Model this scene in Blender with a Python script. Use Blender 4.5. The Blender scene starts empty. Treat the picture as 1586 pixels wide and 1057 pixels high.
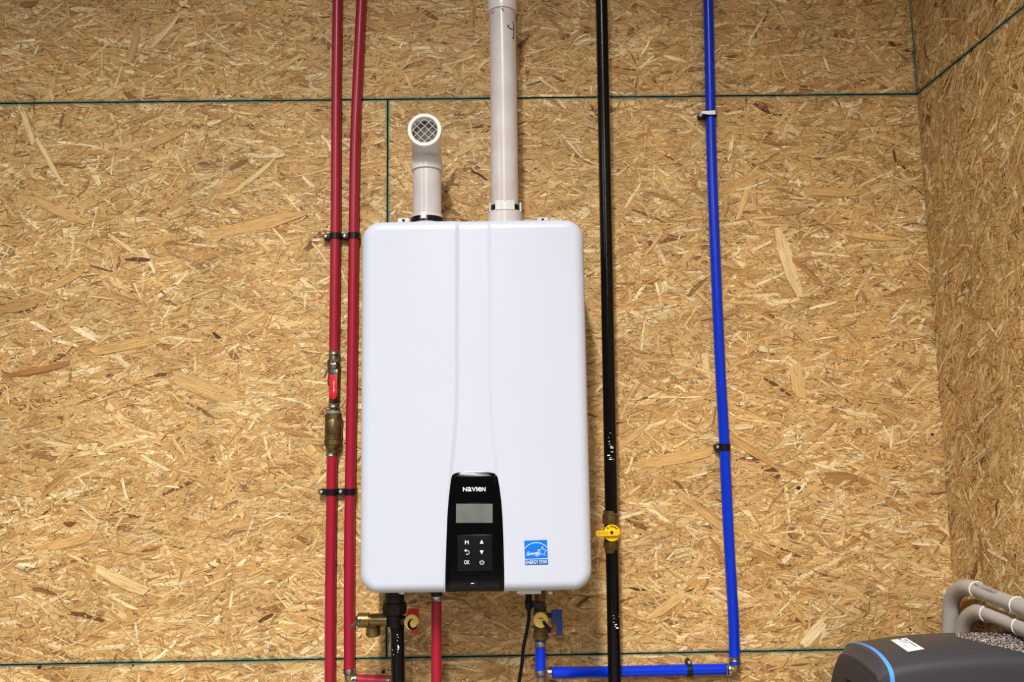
import bpy, bmesh, math, random
import numpy as np
from mathutils import Vector, Matrix
from mathutils.bvhtree import BVHTree

# ------------------------------------------------------------------ camera
F_PX, W_PX, H_PX = 1250.0, 1586.0, 1057.0
YAW, PITCH, ROLL = 0.01141, 0.11127, -0.01505
CAM = Vector((0.0, -1.7575, 1.6879))
X_CORNER, X_JOINT = 0.9524, -0.2528
Z_LOW, Z_HIGH = 1.2192, 2.4384

fwd = Vector((math.sin(YAW) * math.cos(PITCH), math.cos(YAW) * math.cos(PITCH), math.sin(PITCH)))
r0 = Vector((math.cos(YAW), -math.sin(YAW), 0))
u0 = r0.cross(fwd)
right = math.cos(ROLL) * r0 + math.sin(ROLL) * u0
up = -math.sin(ROLL) * r0 + math.cos(ROLL) * u0

scene = bpy.context.scene
C = scene.collection
cam_data = bpy.data.cameras.new('camera')
cam_data.sensor_width = 36.0
cam_data.lens = 36.0 * F_PX / W_PX
cam_data.clip_start = 0.02
cam = bpy.data.objects.new('camera', cam_data)
C.objects.link(cam)
m = Matrix((right, up, -fwd)).transposed().to_4x4()
m.translation = CAM
cam.matrix_world = m
scene.camera = cam

# ------------------------------------------------------------------ light
scene.view_settings.view_transform = 'Standard'
scene.view_settings.look = 'None'
scene.view_settings.gamma = 1.0
scene.view_settings.use_curve_mapping = False
scene.view_settings.exposure = 0.0

world = bpy.data.worlds.new('room_air')
scene.world = world
world.use_nodes = True
world.node_tree.nodes['Background'].inputs[0].default_value = (0.95, 0.97, 1.0, 1)
world.node_tree.nodes['Background'].inputs[1].default_value = 0.13


def strip_light(x, y, z, sx, sy, power, spread=180):
    d = bpy.data.lights.new('ceiling_or_fill_strip', 'AREA')
    d.shape = 'RECTANGLE'; d.size = sx; d.size_y = sy; d.energy = power
    d.color = (1.0, 0.98, 0.95)
    d.spread = math.radians(spread)
    o = bpy.data.objects.new('ceiling_or_fill_strip', d)
    o.location = (x, y, z)
    C.objects.link(o)
    return o


strip_light(-0.30, -2.6, 4.0, 0.12, 1.2, 205, 126)      # the lamp nearest the wall, beam narrowed to keep the wall top darker
strip_light(-0.30, -5.4, 4.0, 0.12, 1.2, 80)
strip_light(-0.30, -8.4, 4.0, 0.12, 1.2, 80)
strip_light(-3.60, -4.2, 4.0, 0.12, 1.2, 70)  # unseen lamp added to brighten the right wall


# ------------------------------------------------------------------ pixel helpers
def ray(px, py):
    return (fwd * F_PX + right * (px - W_PX / 2) - up * (py - H_PX / 2)).normalized()


def P(px, py, off):                      # the point on the plane `off` metres in front of the back wall
    d = ray(px, py)
    return CAM + d * ((-off - CAM.y) / d.y)


def PX(px, py, x):                       # the point on the plane X = x
    d = ray(px, py)
    return CAM + d * ((x - CAM.x) / d.x)


def R(px, p):                            # pixel length at point p -> metres
    return px * (p - CAM).dot(fwd) / F_PX


# ------------------------------------------------------------------ materials
def lin(c):
    return tuple(((v / 255) / 12.92 if v / 255 <= 0.04045 else ((v / 255 + 0.055) / 1.055) ** 2.4) for v in c) + (1,)


def mat(name, col, rough=0.5, metal=0.0, spec=0.5, coat=0.0, noise=0.0, nscale=40.0, bump=0.0, bscale=300.0, col2=None, sss=0):
    mt = bpy.data.materials.new(name)
    mt.use_nodes = True
    nt = mt.node_tree; N = nt.nodes; L = nt.links
    b = N['Principled BSDF']
    b.inputs['Base Color'].default_value = lin(col)
    b.inputs['Roughness'].default_value = rough
    b.inputs['Metallic'].default_value = metal
    b.inputs['Specular IOR Level'].default_value = spec
    b.inputs['Coat Weight'].default_value = coat
    b.inputs['Coat Roughness'].default_value = 0.06
    tc = N.new('ShaderNodeTexCoord')
    if noise > 0 or col2:
        n = N.new('ShaderNodeTexNoise'); n.inputs['Scale'].default_value = nscale; n.inputs['Detail'].default_value = 5
        L.new(tc.outputs['Object'], n.inputs['Vector'])
        rp = N.new('ShaderNodeValToRGB')
        rp.color_ramp.elements[0].position = 0.35; rp.color_ramp.elements[1].position = 0.68
        rp.color_ramp.elements[1].color = lin(col)
        c2 = col2 or tuple(v * (1 - noise) for v in col)
        rp.color_ramp.elements[0].color = lin(c2)
        L.new(n.outputs['Fac'], rp.inputs['Fac'])
        L.new(rp.outputs['Color'], b.inputs['Base Color'])
    if bump > 0:
        n2 = N.new('ShaderNodeTexNoise'); n2.inputs['Scale'].default_value = bscale; n2.inputs['Detail'].default_value = 3
        L.new(tc.outputs['Object'], n2.inputs['Vector'])
        bp = N.new('ShaderNodeBump'); bp.inputs['Strength'].default_value = bump; bp.inputs['Distance'].default_value = 0.001
        L.new(n2.outputs['Fac'], bp.inputs['Height']); L.new(bp.outputs['Normal'], b.inputs['Normal'])
    return mt


M = {
    'red_pex': mat('red_pex', (158, 22, 46), 0.34, spec=0.5, noise=0.05, nscale=12),
    'blue_pex': mat('blue_pex', (0, 48, 196), 0.26, spec=0.4, noise=0.05, nscale=12),
    'black_iron': mat('black_iron', (7, 7, 8), 0.2, spec=0.3, noise=0.3, nscale=60, bump=0.15, bscale=150),
    'pvc': mat('pvc', (214, 207, 202), 0.27, spec=0.5, noise=0.0, col2=(198, 188, 185), nscale=14),
    'pvc_white': mat('pvc_white', (218, 215, 209), 0.25, spec=0.5),
    'primer': mat('primer', (120, 98, 128), 0.5),
    'ink': mat('ink', (74, 52, 84), 0.6),
    'enamel': mat('enamel', (193, 198, 211), 0.36, spec=0.5, coat=0.0, noise=0.006, nscale=6),
    'casing': mat('casing', (196, 199, 204), 0.45, noise=0.04),
    'white_steel': mat('white_steel', (228, 230, 232), 0.35, noise=0.03),
    'gloss_black': mat('gloss_black', (3, 3, 4), 0.1, spec=0.28, coat=0.0, noise=0.1),
    'keypad': mat('keypad', (12, 12, 13), 0.4, spec=0.2, noise=0.1),
    'lcd': mat('lcd', (112, 114, 110), 0.25, noise=0.12, nscale=30),
    'print_white': mat('print_white', (236, 238, 240), 0.5),
    'sticker_blue': mat('sticker_blue', (0, 112, 220), 0.35, noise=0.05),
    'sticker_dark': mat('sticker_dark', (10, 92, 172), 0.35, noise=0.05),
    'brass': mat('brass', (146, 124, 80), 0.32, metal=0.85, noise=0.0, col2=(112, 90, 52), nscale=60),
    'brass_bright': mat('brass_bright', (190, 165, 120), 0.3, metal=0.8, col2=(160, 132, 88), nscale=50),
    'brass_dull': mat('brass_dull', (118, 96, 52), 0.45, metal=0.6, col2=(84, 66, 40), nscale=70, bump=0.2),
    'steel': mat('steel', (190, 188, 182), 0.22, metal=1.0, noise=0.15, nscale=80),
    'steel_dark': mat('steel_dark', (70, 66, 62), 0.25, metal=0.9, noise=0.2),
    'zinc': mat('zinc', (215, 218, 222), 0.35, metal=0.6, noise=0.15, nscale=200),
    'clip': mat('clip', (14, 15, 16), 0.35, spec=0.35, noise=0.1),
    'black_rubber': mat('black_rubber', (8, 8, 10), 0.5, spec=0.2, noise=0.2),
    'dark_fitting': mat('dark_fitting', (50, 40, 34), 0.45, metal=0.5, col2=(30, 24, 22), nscale=50),
    'yellow': mat('yellow', (245, 196, 14), 0.32, noise=0.06),
    'pale_yellow': mat('pale_yellow', (226, 192, 96), 0.5, noise=0.06),
    'valve_red': mat('valve_red', (205, 16, 34), 0.35, noise=0.06),
    'valve_blue': mat('valve_blue', (8, 50, 128), 0.4, noise=0.1),
    'collar_blue': mat('collar_blue', (30, 44, 74), 0.5, noise=0.1),
    'conduit': mat('conduit', (176, 171, 165), 0.42, col2=(162, 157, 150), nscale=8),
    'ring_cream': mat('ring_cream', (232, 222, 212), 0.35, noise=0.03),
    'housing': mat('housing', (58, 59, 65), 0.42, spec=0.5, noise=0.06, nscale=5, bump=0.06, bscale=900),
    'housing_face': mat('housing_face', (44, 44, 47), 0.5, noise=0.05, bump=0.06, bscale=900),
    'trim_blue': mat('trim_blue', (86, 158, 240), 0.35, noise=0.03),
    'label': mat('label', (232, 236, 240), 0.5, noise=0.02),
    'label_print': mat('label_print', (110, 116, 122), 0.6),
    'sawdust': mat('sawdust', (222, 204, 192), 0.85, col2=(176, 156, 144), nscale=300),
    'panel_edge': mat('panel_edge', (14, 62, 52), 0.8, noise=0.3, nscale=100),
    'nail': mat('nail', (62, 62, 70), 0.4, metal=0.7, noise=0.1),
    'concrete': mat('concrete', (150, 146, 140), 0.8, noise=0.12, nscale=6, bump=0.2),
}


def osb_material(name='osb_strands', tint=(1.03, 1.0, 0.92), dark=False):
    mt = bpy.data.materials.new(name); mt.use_nodes = True
    nt = mt.node_tree; N = nt.nodes; L = nt.links
    b = N['Principled BSDF']

    def node(t, **kw):
        n = N.new(t)
        for k, v in kw.items(): setattr(n, k, v)
        return n

    def math_(op, a, bb=None, clamp=False):
        n = node('ShaderNodeMath', operation=op); n.use_clamp = clamp
        for i, v in enumerate((a, bb)):
            if v is None: continue
            if isinstance(v, (int, float)): n.inputs[i].default_value = v
            else: L.new(v, n.inputs[i])
        return n.outputs[0]
    att = node('ShaderNodeAttribute', attribute_name='tone')      # x: colour pick, y: half width for the edge shadow, z: lightness
    uv = node('ShaderNodeAttribute', attribute_name='grain')      # x along the strand, y across, z random
    sp = node('ShaderNodeSeparateXYZ'); L.new(att.outputs['Vector'], sp.inputs[0])
    rp = node('ShaderNodeValToRGB')
    cr = rp.color_ramp
    cols = [(0.0, (92, 58, 30)), (0.03, (126, 84, 46)), (0.08, (166, 120, 70)), (0.2, (188, 142, 86)), (0.42, (202, 158, 99)),
            (0.65, (209, 168, 108)), (0.85, (217, 180, 122)), (0.95, (230, 200, 148)), (1.0, (244, 222, 180))]
    while len(cr.elements) < len(cols): cr.elements.new(0.5)
    for e, (p, c) in zip(cr.elements, cols):
        e.position = p; e.color = lin(c)
    L.new(sp.outputs['X'], rp.inputs['Fac'])
    # long grain
    mp = node('ShaderNodeVectorMath', operation='MULTIPLY'); L.new(uv.outputs['Vector'], mp.inputs[0]); mp.inputs[1].default_value = (14, 330, 60)
    n1 = node('ShaderNodeTexNoise'); n1.inputs['Scale'].default_value = 1.0; n1.inputs['Detail'].default_value = 4; n1.inputs['Roughness'].default_value = 0.65
    L.new(mp.outputs[0], n1.inputs['Vector'])
    mp2 = node('ShaderNodeVectorMath', operation='MULTIPLY'); L.new(uv.outputs['Vector'], mp2.inputs[0]); mp2.inputs[1].default_value = (30, 620, 90)
    n2 = node('ShaderNodeTexNoise'); n2.inputs['Scale'].default_value = 1.0; n2.inputs['Detail'].default_value = 2
    L.new(mp2.outputs[0], n2.inputs['Vector'])
    # small pits and cross ticks
    mp3 = node('ShaderNodeVectorMath', operation='MULTIPLY'); L.new(uv.outputs['Vector'], mp3.inputs[0]); mp3.inputs[1].default_value = (420, 150, 90)
    n3 = node('ShaderNodeTexNoise'); n3.inputs['Scale'].default_value = 1.0; n3.inputs['Detail'].default_value = 1
    L.new(mp3.outputs[0], n3.inputs['Vector'])
    pit = node('ShaderNodeMapRange'); pit.inputs[1].default_value = 0.66; pit.inputs[2].default_value = 0.74
    pit.inputs[3].default_value = 1.0; pit.inputs[4].default_value = 0.62
    L.new(n3.outputs['Fac'], pit.inputs[0])
    g1 = node('ShaderNodeMapRange'); g1.inputs[1].default_value = 0.3; g1.inputs[2].default_value = 0.7; g1.inputs[3].default_value = 0.78; g1.inputs[4].default_value = 1.16
    L.new(n1.outputs['Fac'], g1.inputs[0])
    g2 = node('ShaderNodeMapRange'); g2.inputs[1].default_value = 0.3; g2.inputs[2].default_value = 0.7; g2.inputs[3].default_value = 0.84; g2.inputs[4].default_value = 1.12
    L.new(n2.outputs['Fac'], g2.inputs[0])
    gm = math_('MULTIPLY', g1.outputs[0], g2.outputs[0])
    gm = math_('MULTIPLY', gm, pit.outputs[0])
    gm = math_('MULTIPLY', gm, sp.outputs['Z'])
    su = node('ShaderNodeSeparateXYZ'); L.new(uv.outputs['Vector'], su.inputs[0])
    dist = math_('SUBTRACT', sp.outputs['Y'], math_('ABSOLUTE', su.outputs['Y']))
    ed = node('ShaderNodeMapRange'); ed.inputs[1].default_value = 0.0001; ed.inputs[2].default_value = 0.00065; ed.inputs[3].default_value = 0.64; ed.inputs[4].default_value = 1.0  # shadow line along strand edges, painted into the colour
    L.new(math_('ADD', dist, math_('MULTIPLY', math_('SUBTRACT', n3.outputs['Fac'], 0.45), 0.0012)), ed.inputs[0])
    gm = math_('MULTIPLY', gm, ed.outputs[0])
    # thin dark grain lines
    ln = node('ShaderNodeMapRange'); ln.inputs[1].default_value = 0.35; ln.inputs[2].default_value = 0.43; ln.inputs[3].default_value = 0.74; ln.inputs[4].default_value = 1.0
    L.new(n2.outputs['Fac'], ln.inputs[0]); gm = math_('MULTIPLY', gm, ln.outputs[0])
    # large soft colour drift of the panel
    geo = node('ShaderNodeNewGeometry')
    n4 = node('ShaderNodeTexNoise'); n4.inputs['Scale'].default_value = 5.0; n4.inputs['Detail'].default_value = 3
    L.new(geo.outputs['Position'], n4.inputs['Vector'])
    g4 = node('ShaderNodeMapRange'); g4.inputs[1].default_value = 0.3; g4.inputs[2].default_value = 0.7; g4.inputs[3].default_value = 0.88; g4.inputs[4].default_value = 1.1
    L.new(n4.outputs['Fac'], g4.inputs[0])
    gm = math_('MULTIPLY', gm, g4.outputs[0])
    comb = node('ShaderNodeCombineXYZ')
    for i in range(3): L.new(math_('MULTIPLY', gm, tint[i]), comb.inputs[i])
    mx = node('ShaderNodeVectorMath', operation='MULTIPLY')
    L.new(rp.outputs['Color'], mx.inputs[0]); L.new(comb.outputs[0], mx.inputs[1])
    # green edge-seal paint: distance to the panel's painted edges
    e1 = node('ShaderNodeAttribute', attribute_name='edge_x'); e2 = node('ShaderNodeAttribute', attribute_name='edge_z')
    s1 = node('ShaderNodeSeparateXYZ'); L.new(e1.outputs['Vector'], s1.inputs[0])
    s2 = node('ShaderNodeSeparateXYZ'); L.new(e2.outputs['Vector'], s2.inputs[0])
    dmin = math_('MINIMUM', math_('MINIMUM', s1.outputs['X'], s1.outputs['Y']), math_('MINIMUM', s2.outputs['X'], s2.outputs['Y']))
    n5 = node('ShaderNodeTexNoise'); n5.inputs['Scale'].default_value = 75.0; n5.inputs['Detail'].default_value = 6; n5.inputs['Roughness'].default_value = 0.8
    L.new(geo.outputs['Position'], n5.inputs['Vector'])
    n6 = node('ShaderNodeTexNoise'); n6.inputs['Scale'].default_value = 6.0
    L.new(geo.outputs['Position'], n6.inputs['Vector'])
    wid = math_('MULTIPLY', math_('SUBTRACT', math_('ADD', n5.outputs['Fac'], math_('MULTIPLY', n6.outputs['Fac'], 0.8)), 0.585), 0.016)
    msk = node('ShaderNodeMapRange'); msk.inputs[3].default_value = 0.9; msk.inputs[4].default_value = 0.0
    L.new(dmin, msk.inputs[0]); msk.inputs[1].default_value = 0.0; L.new(math_('MAXIMUM', wid, 0.0006), msk.inputs[2])
    mix = node('ShaderNodeMix', data_type='RGBA')
    L.new(msk.outputs[0], mix.inputs['Factor']); L.new(mx.outputs[0], mix.inputs['A']); mix.inputs['B'].default_value = lin((30, 108, 98))
    L.new(mix.outputs['Result'], b.inputs['Base Color'])
    b.inputs['Roughness'].default_value = 0.6
    b.inputs['Specular IOR Level'].default_value = 0.35
    bp = node('ShaderNodeBump'); bp.inputs['Strength'].default_value = 0.55; bp.inputs['Distance'].default_value = 0.0012
    L.new(math_('ADD', n1.outputs['Fac'], math_('MULTIPLY', n2.outputs['Fac'], 0.4)), bp.inputs['Height'])
    L.new(bp.outputs['Normal'], b.inputs['Normal'])
    return mt


M['osb'] = osb_material()
M['osb_core'] = mat('osb_core', (176, 130, 80), 0.8, noise=0.35, nscale=60, bump=0.5, bscale=200)


# ------------------------------------------------------------------ object helpers
def tag(o, label=None, cat=None, group=None, kind=None):
    if label: o['label'] = label
    if cat: o['category'] = cat
    if group: o['group'] = group
    if kind: o['kind'] = kind
    return o


def empty(name, loc=(0, 0, 0), label=None, cat=None, group=None, kind=None):
    o = bpy.data.objects.new(name, None)
    o.empty_display_size = 0.05
    o.location = loc
    C.objects.link(o)
    return tag(o, label, cat, group, kind)


def origin(o):
    v = Vector((0, 0, 0))
    while o: v += o.location; o = o.parent
    return v


def obj(name, bm, m, parent=None, smooth=True, ang=35):
    if smooth:
        bm.normal_update()
        for f in bm.faces: f.smooth = True
        for e in bm.edges:
            if len(e.link_faces) == 2 and e.calc_face_angle(0) > math.radians(ang): e.smooth = False
    me = bpy.data.meshes.new(name)
    if parent is not None:
        bmesh.ops.translate(bm, vec=-origin(parent), verts=bm.verts)
    bm.to_mesh(me); bm.free()
    me.materials.append(m if not isinstance(m, str) else M[m])
    o = bpy.data.objects.new(name, me)
    if parent is not None: o.parent = parent
    C.objects.link(o)
    return o


def frame(d):
    d = d.normalized()
    a = Vector((0, 0, 1)) if abs(d.z) < 0.9 else Vector((0, -1, 0))
    s = d.cross(a).normalized()
    return s, s.cross(d).normalized()


def sweep(bm, pts, rad, seg=20, cap=True):
    """round tube along a polyline; rad may be a number or one radius per point"""
    n = len(pts)
    rads = [rad] * n if isinstance(rad, (int, float)) else list(rad)
    prev = None; rings = []
    for i in range(n):
        if i == 0: t = pts[1] - pts[0]
        elif i == n - 1: t = pts[-1] - pts[-2]
        else: t = (pts[i + 1] - pts[i]).normalized() + (pts[i] - pts[i - 1]).normalized()
        if t.length < 1e-9: t = pts[min(i + 1, n - 1)] - pts[max(i - 1, 0)]
        t.normalize()
        if prev is None: s, u = frame(t)
        else:
            s = prev - t * prev.dot(t); s.normalize(); u = s.cross(t)
        prev = s
        rings.append([bm.verts.new(pts[i] + (s * math.cos(2 * math.pi * k / seg) + u * math.sin(2 * math.pi * k / seg)) * rads[i]) for k in range(seg)])
    for a, b in zip(rings, rings[1:]):
        for k in range(seg):
            bm.faces.new((a[k], a[(k + 1) % seg], b[(k + 1) % seg], b[k]))
    if cap:
        bm.faces.new(rings[0][::-1]); bm.faces.new(rings[-1])
    bmesh.ops.recalc_face_normals(bm, faces=bm.faces[:])
    return bm


def lathe(bm, p, axis, prof, seg=28, start=0.0, cap=True):
    """prof: list of (distance along axis, radius)"""
    axis = axis.normalized(); s, u = frame(axis)
    rings = []
    for t, r in prof:
        rings.append([bm.verts.new(p + axis * t + (s * math.cos(start + 2 * math.pi * k / seg) + u * math.sin(start + 2 * math.pi * k / seg)) * max(r, 1e-5)) for k in range(seg)])
    for a, b in zip(rings, rings[1:]):
        for k in range(seg): bm.faces.new((a[k], a[(k + 1) % seg], b[(k + 1) % seg], b[k]))
    if cap:
        bm.faces.new(rings[0][::-1]); bm.faces.new(rings[-1])
    bmesh.ops.recalc_face_normals(bm, faces=bm.faces[:])
    return bm


def prism(bm, pts, vec, bevel=0.0):
    """closed planar outline extruded by vec"""
    b2 = bmesh.new()
    a = [b2.verts.new(p) for p in pts]; b = [b2.verts.new(p + vec) for p in pts]
    n = len(pts)
    b2.faces.new(a[::-1]); b2.faces.new(b)
    for k in range(n): b2.faces.new((a[k], a[(k + 1) % n], b[(k + 1) % n], b[k]))
    bmesh.ops.recalc_face_normals(b2, faces=b2.faces[:])
    if bevel > 0:
        bmesh.ops.bevel(b2, geom=b2.edges[:], offset=bevel, segments=2, affect='EDGES', profile=0.7)
    join(bm, b2)
    return bm


def join(bm, b2):
    mp = {v: bm.verts.new(v.co) for v in b2.verts}
    for f in b2.faces:
        try: bm.faces.new([mp[v] for v in f.verts])
        except ValueError: pass
    b2.free()


def box(bm, c, sx, sy, sz, bevel=0.0, rot=None):
    q = rot or Matrix.Identity(3)
    pts = [c + q @ Vector((x * sx / 2, -sy / 2, z * sz / 2)) for x, z in ((-1, -1), (1, -1), (1, 1), (-1, 1))]
    return prism(bm, pts, q @ Vector((0, sy, 0)), bevel)


def nb(): return bmesh.new()


def catmull(pts, n=10):
    out = []
    q = [pts[0] * 2 - pts[1]] + list(pts) + [pts[-1] * 2 - pts[-2]]
    for i in range(1, len(q) - 2):
        p0, p1, p2, p3 = q[i - 1], q[i], q[i + 1], q[i + 2]
        for k in range(n):
            t = k / n
            out.append(0.5 * ((2 * p1) + (p2 - p0) * t + (2 * p0 - 5 * p1 + 4 * p2 - p3) * t * t + (3 * p1 - p0 - 3 * p2 + p3) * t ** 3))
    out.append(pts[-1].copy())
    return out


def to_z(pts, z, end=-1):
    """run a polyline straight on until height z"""
    a, b = (pts[-2], pts[-1]) if end == -1 else (pts[1], pts[0])
    d = (b - a); t = (z - b.z) / d.z
    q = b + d * t
    q.x = b.x + (q.x - b.x) * 0.5
    q.y = min(q.y, b.y) if abs(q.y) < 0.01 else q.y
    return pts + [q] if end == -1 else [q] + pts


def text_mesh(txt, height, width, p, ex, ey, m, parent, name, thick=0.0003, bold=0.0, shear=0.0, center=True):
    """flat lettering as a thin solid, its baseline box fitted to width x height, at p, axes ex, ey"""
    cu = bpy.data.curves.new('txt', 'FONT'); cu.body = txt; cu.size = 1.0; cu.offset = bold; cu.shear = shear
    cu.resolution_u = 3; cu.extrude = 0.0
    o = bpy.data.objects.new('txt', cu); C.objects.link(o)
    bpy.context.view_layer.update()
    dg = bpy.context.evaluated_depsgraph_get()
    me = bpy.data.meshes.new_from_object(o.evaluated_get(dg))
    bpy.data.objects.remove(o)
    bm = nb(); bm.from_mesh(me); bpy.data.meshes.remove(me)
    xs = [v.co.x for v in bm.verts]; ys = [v.co.y for v in bm.verts]
    x0, x1, y0, y1 = min(xs), max(xs), min(ys), max(ys)
    ex = ex.normalized(); ey = ey.normalized(); n = ex.cross(ey).normalized()
    for v in bm.verts:
        a = ((v.co.x - x0) / (x1 - x0) - 0.5) * width; b_ = ((v.co.y - y0) / (y1 - y0) - 0.5) * height
        v.co = p + ex * a + ey * b_ + n * thick
    return obj(name, bm, m, parent, smooth=False) if parent is not None else bm


NORM = Vector((0, -1, 0))

# ------------------------------------------------------------------ OSB walls
rng = np.random.default_rng(7)


def strands(n, Lr, Wr, box_, angle_sigma, uni, depth, tone_pow, z_light, wrap):
    """arrays for n flat slivers; box_ = (a0,a1,b0,b1) in panel coordinates"""
    a0, a1, b0, b1 = box_
    ca = rng.uniform(a0 - 0.02, a1 + 0.02, n); cb = rng.uniform(b0 - 0.02, b1 + 0.02, n)
    Ln = Lr[0] * (Lr[1] / Lr[0]) ** rng.random(n); Wn = Wr[0] * (Wr[1] / Wr[0]) ** rng.random(n)
    th = rng.normal(0, angle_sigma, n)
    uu = rng.random(n) < uni
    th[uu] = rng.uniform(-math.pi / 2, math.pi / 2, uu.sum())
    return dict(ca=ca, cb=cb, L=Ln, W=Wn, th=th, h=rng.uniform(depth[0], depth[1], n),
                tone=np.clip(rng.random(n) ** tone_pow, 0, 1) if tone_pow > 0 else rng.uniform(0, -tone_pow, n),
                zl=rng.uniform(z_light[0], z_light[1], n))


def build_strand_mesh(name, sets, rect, to_world, paint, m, parent):
    A0, A1, B0, B1 = rect
    K = 8
    cat = {k: np.concatenate([s[k] for s in sets]) for k in sets[0]}
    n = len(cat['ca'])
    L_, W_ = cat['L'], cat['W']
    bow = rng.uniform(-0.06, 0.06, n) * np.minimum(L_, 0.06)
    j = lambda s: rng.uniform(-s, s, n)
    taper0 = rng.uniform(0.35, 1.0, n); taper1 = rng.uniform(0.35, 1.0, n)
    u = np.stack([-L_ / 2 * (1 + j(.1)), -L_ / 2 * (0.9 + j(.12)), -L_ * 0.12, L_ * 0.15, L_ / 2 * (0.9 + j(.12)), L_ / 2 * (1 + j(.1)), L_ * 0.1, -L_ * 0.15], 1)
    v = np.stack([W_ / 2 * taper0 * 0.6, -W_ / 2 * taper0, -W_ / 2 * (1 + j(.15)) + bow, -W_ / 2 * (1 + j(.15)) + bow, -W_ / 2 * taper1 * 0.6, W_ / 2 * taper1, W_ / 2 * (1 + j(.15)) + bow, W_ / 2 * (1 + j(.15)) + bow], 1)
    # order must run round the outline: 0 left-top,1 left-bottom,2,3 bottom,4 right-bottom,5 right-top,6,7 top
    su = rng.uniform(-0.012, 0.012, n)[:, None]; sv = rng.uniform(-0.05, 0.05, n)[:, None]
    hh = cat['h'][:, None] + np.clip(u * su + v * sv, -0.0006, 0.0006)
    hh = np.clip(hh, 0.0001, 0.003)
    ct, st = np.cos(cat['th'])[:, None], np.sin(cat['th'])[:, None]
    a = cat['ca'][:, None] + u * ct - v * st
    b = cat['cb'][:, None] + u * st + v * ct
    keep = (a.max(1) > A0) & (a.min(1) < A1) & (b.max(1) > B0) & (b.min(1) < B1)
    a, b, hh, u, v = a[keep], b[keep], hh[keep], u[keep], v[keep]
    tone, zl = cat['tone'][keep], cat['zl'][keep]
    n = len(a)
    def shoelace(p, q): return 0.5 * np.sum(p * np.roll(q, -1, 1) - np.roll(p, -1, 1) * q, 1)
    ar0 = shoelace(a, b)
    a = np.clip(a, A0, A1); b = np.clip(b, B0, B1)
    ok = shoelace(a, b) > 0.3 * np.abs(ar0)
    a, b, hh, u, v, tone, zl = a[ok], b[ok], hh[ok], u[ok], v[ok], tone[ok], zl[ok]
    hwk = (W_ / 2)[keep][ok]; n = len(a)
    af, bf, hf = a.ravel(), b.ravel(), hh.ravel()
    co = to_world(af, bf, hf)
    me = bpy.data.meshes.new(name)
    me.vertices.add(n * K); me.vertices.foreach_set('co', co.astype(np.float32).ravel())
    me.loops.add(n * K); me.loops.foreach_set('vertex_index', np.arange(n * K, dtype=np.int32))
    me.polygons.add(n); me.polygons.foreach_set('loop_start', (np.arange(n) * K).astype(np.int32))
    me.update(calc_edges=True)

    def vec(nm, arr):
        at = me.attributes.new(nm, 'FLOAT_VECTOR', 'POINT'); at.data.foreach_set('vector', arr.astype(np.float32).ravel())
    rnd = rng.random(n)
    hw = hwk
    vec('tone', np.stack([np.repeat(tone, K), np.repeat(hw, K), np.repeat(zl, K)], 1))
    vec('grain', np.stack([u.ravel(), v.ravel(), np.repeat(rnd * 40, K)], 1))
    pl, pr, pb, pt = paint
    big = 1.0
    vec('edge_x', np.stack([(af - A0) if pl else af * 0 + big, (A1 - af) if pr else af * 0 + big, af * 0], 1))
    vec('edge_z', np.stack([(bf - B0) if pb else af * 0 + big, (B1 - bf) if pt else af * 0 + big, af * 0], 1))
    me.materials.append(m)
    o = bpy.data.objects.new(name, me); o.parent = parent; C.objects.link(o)
    o['kind'] = 'stuff'
    return o


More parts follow.
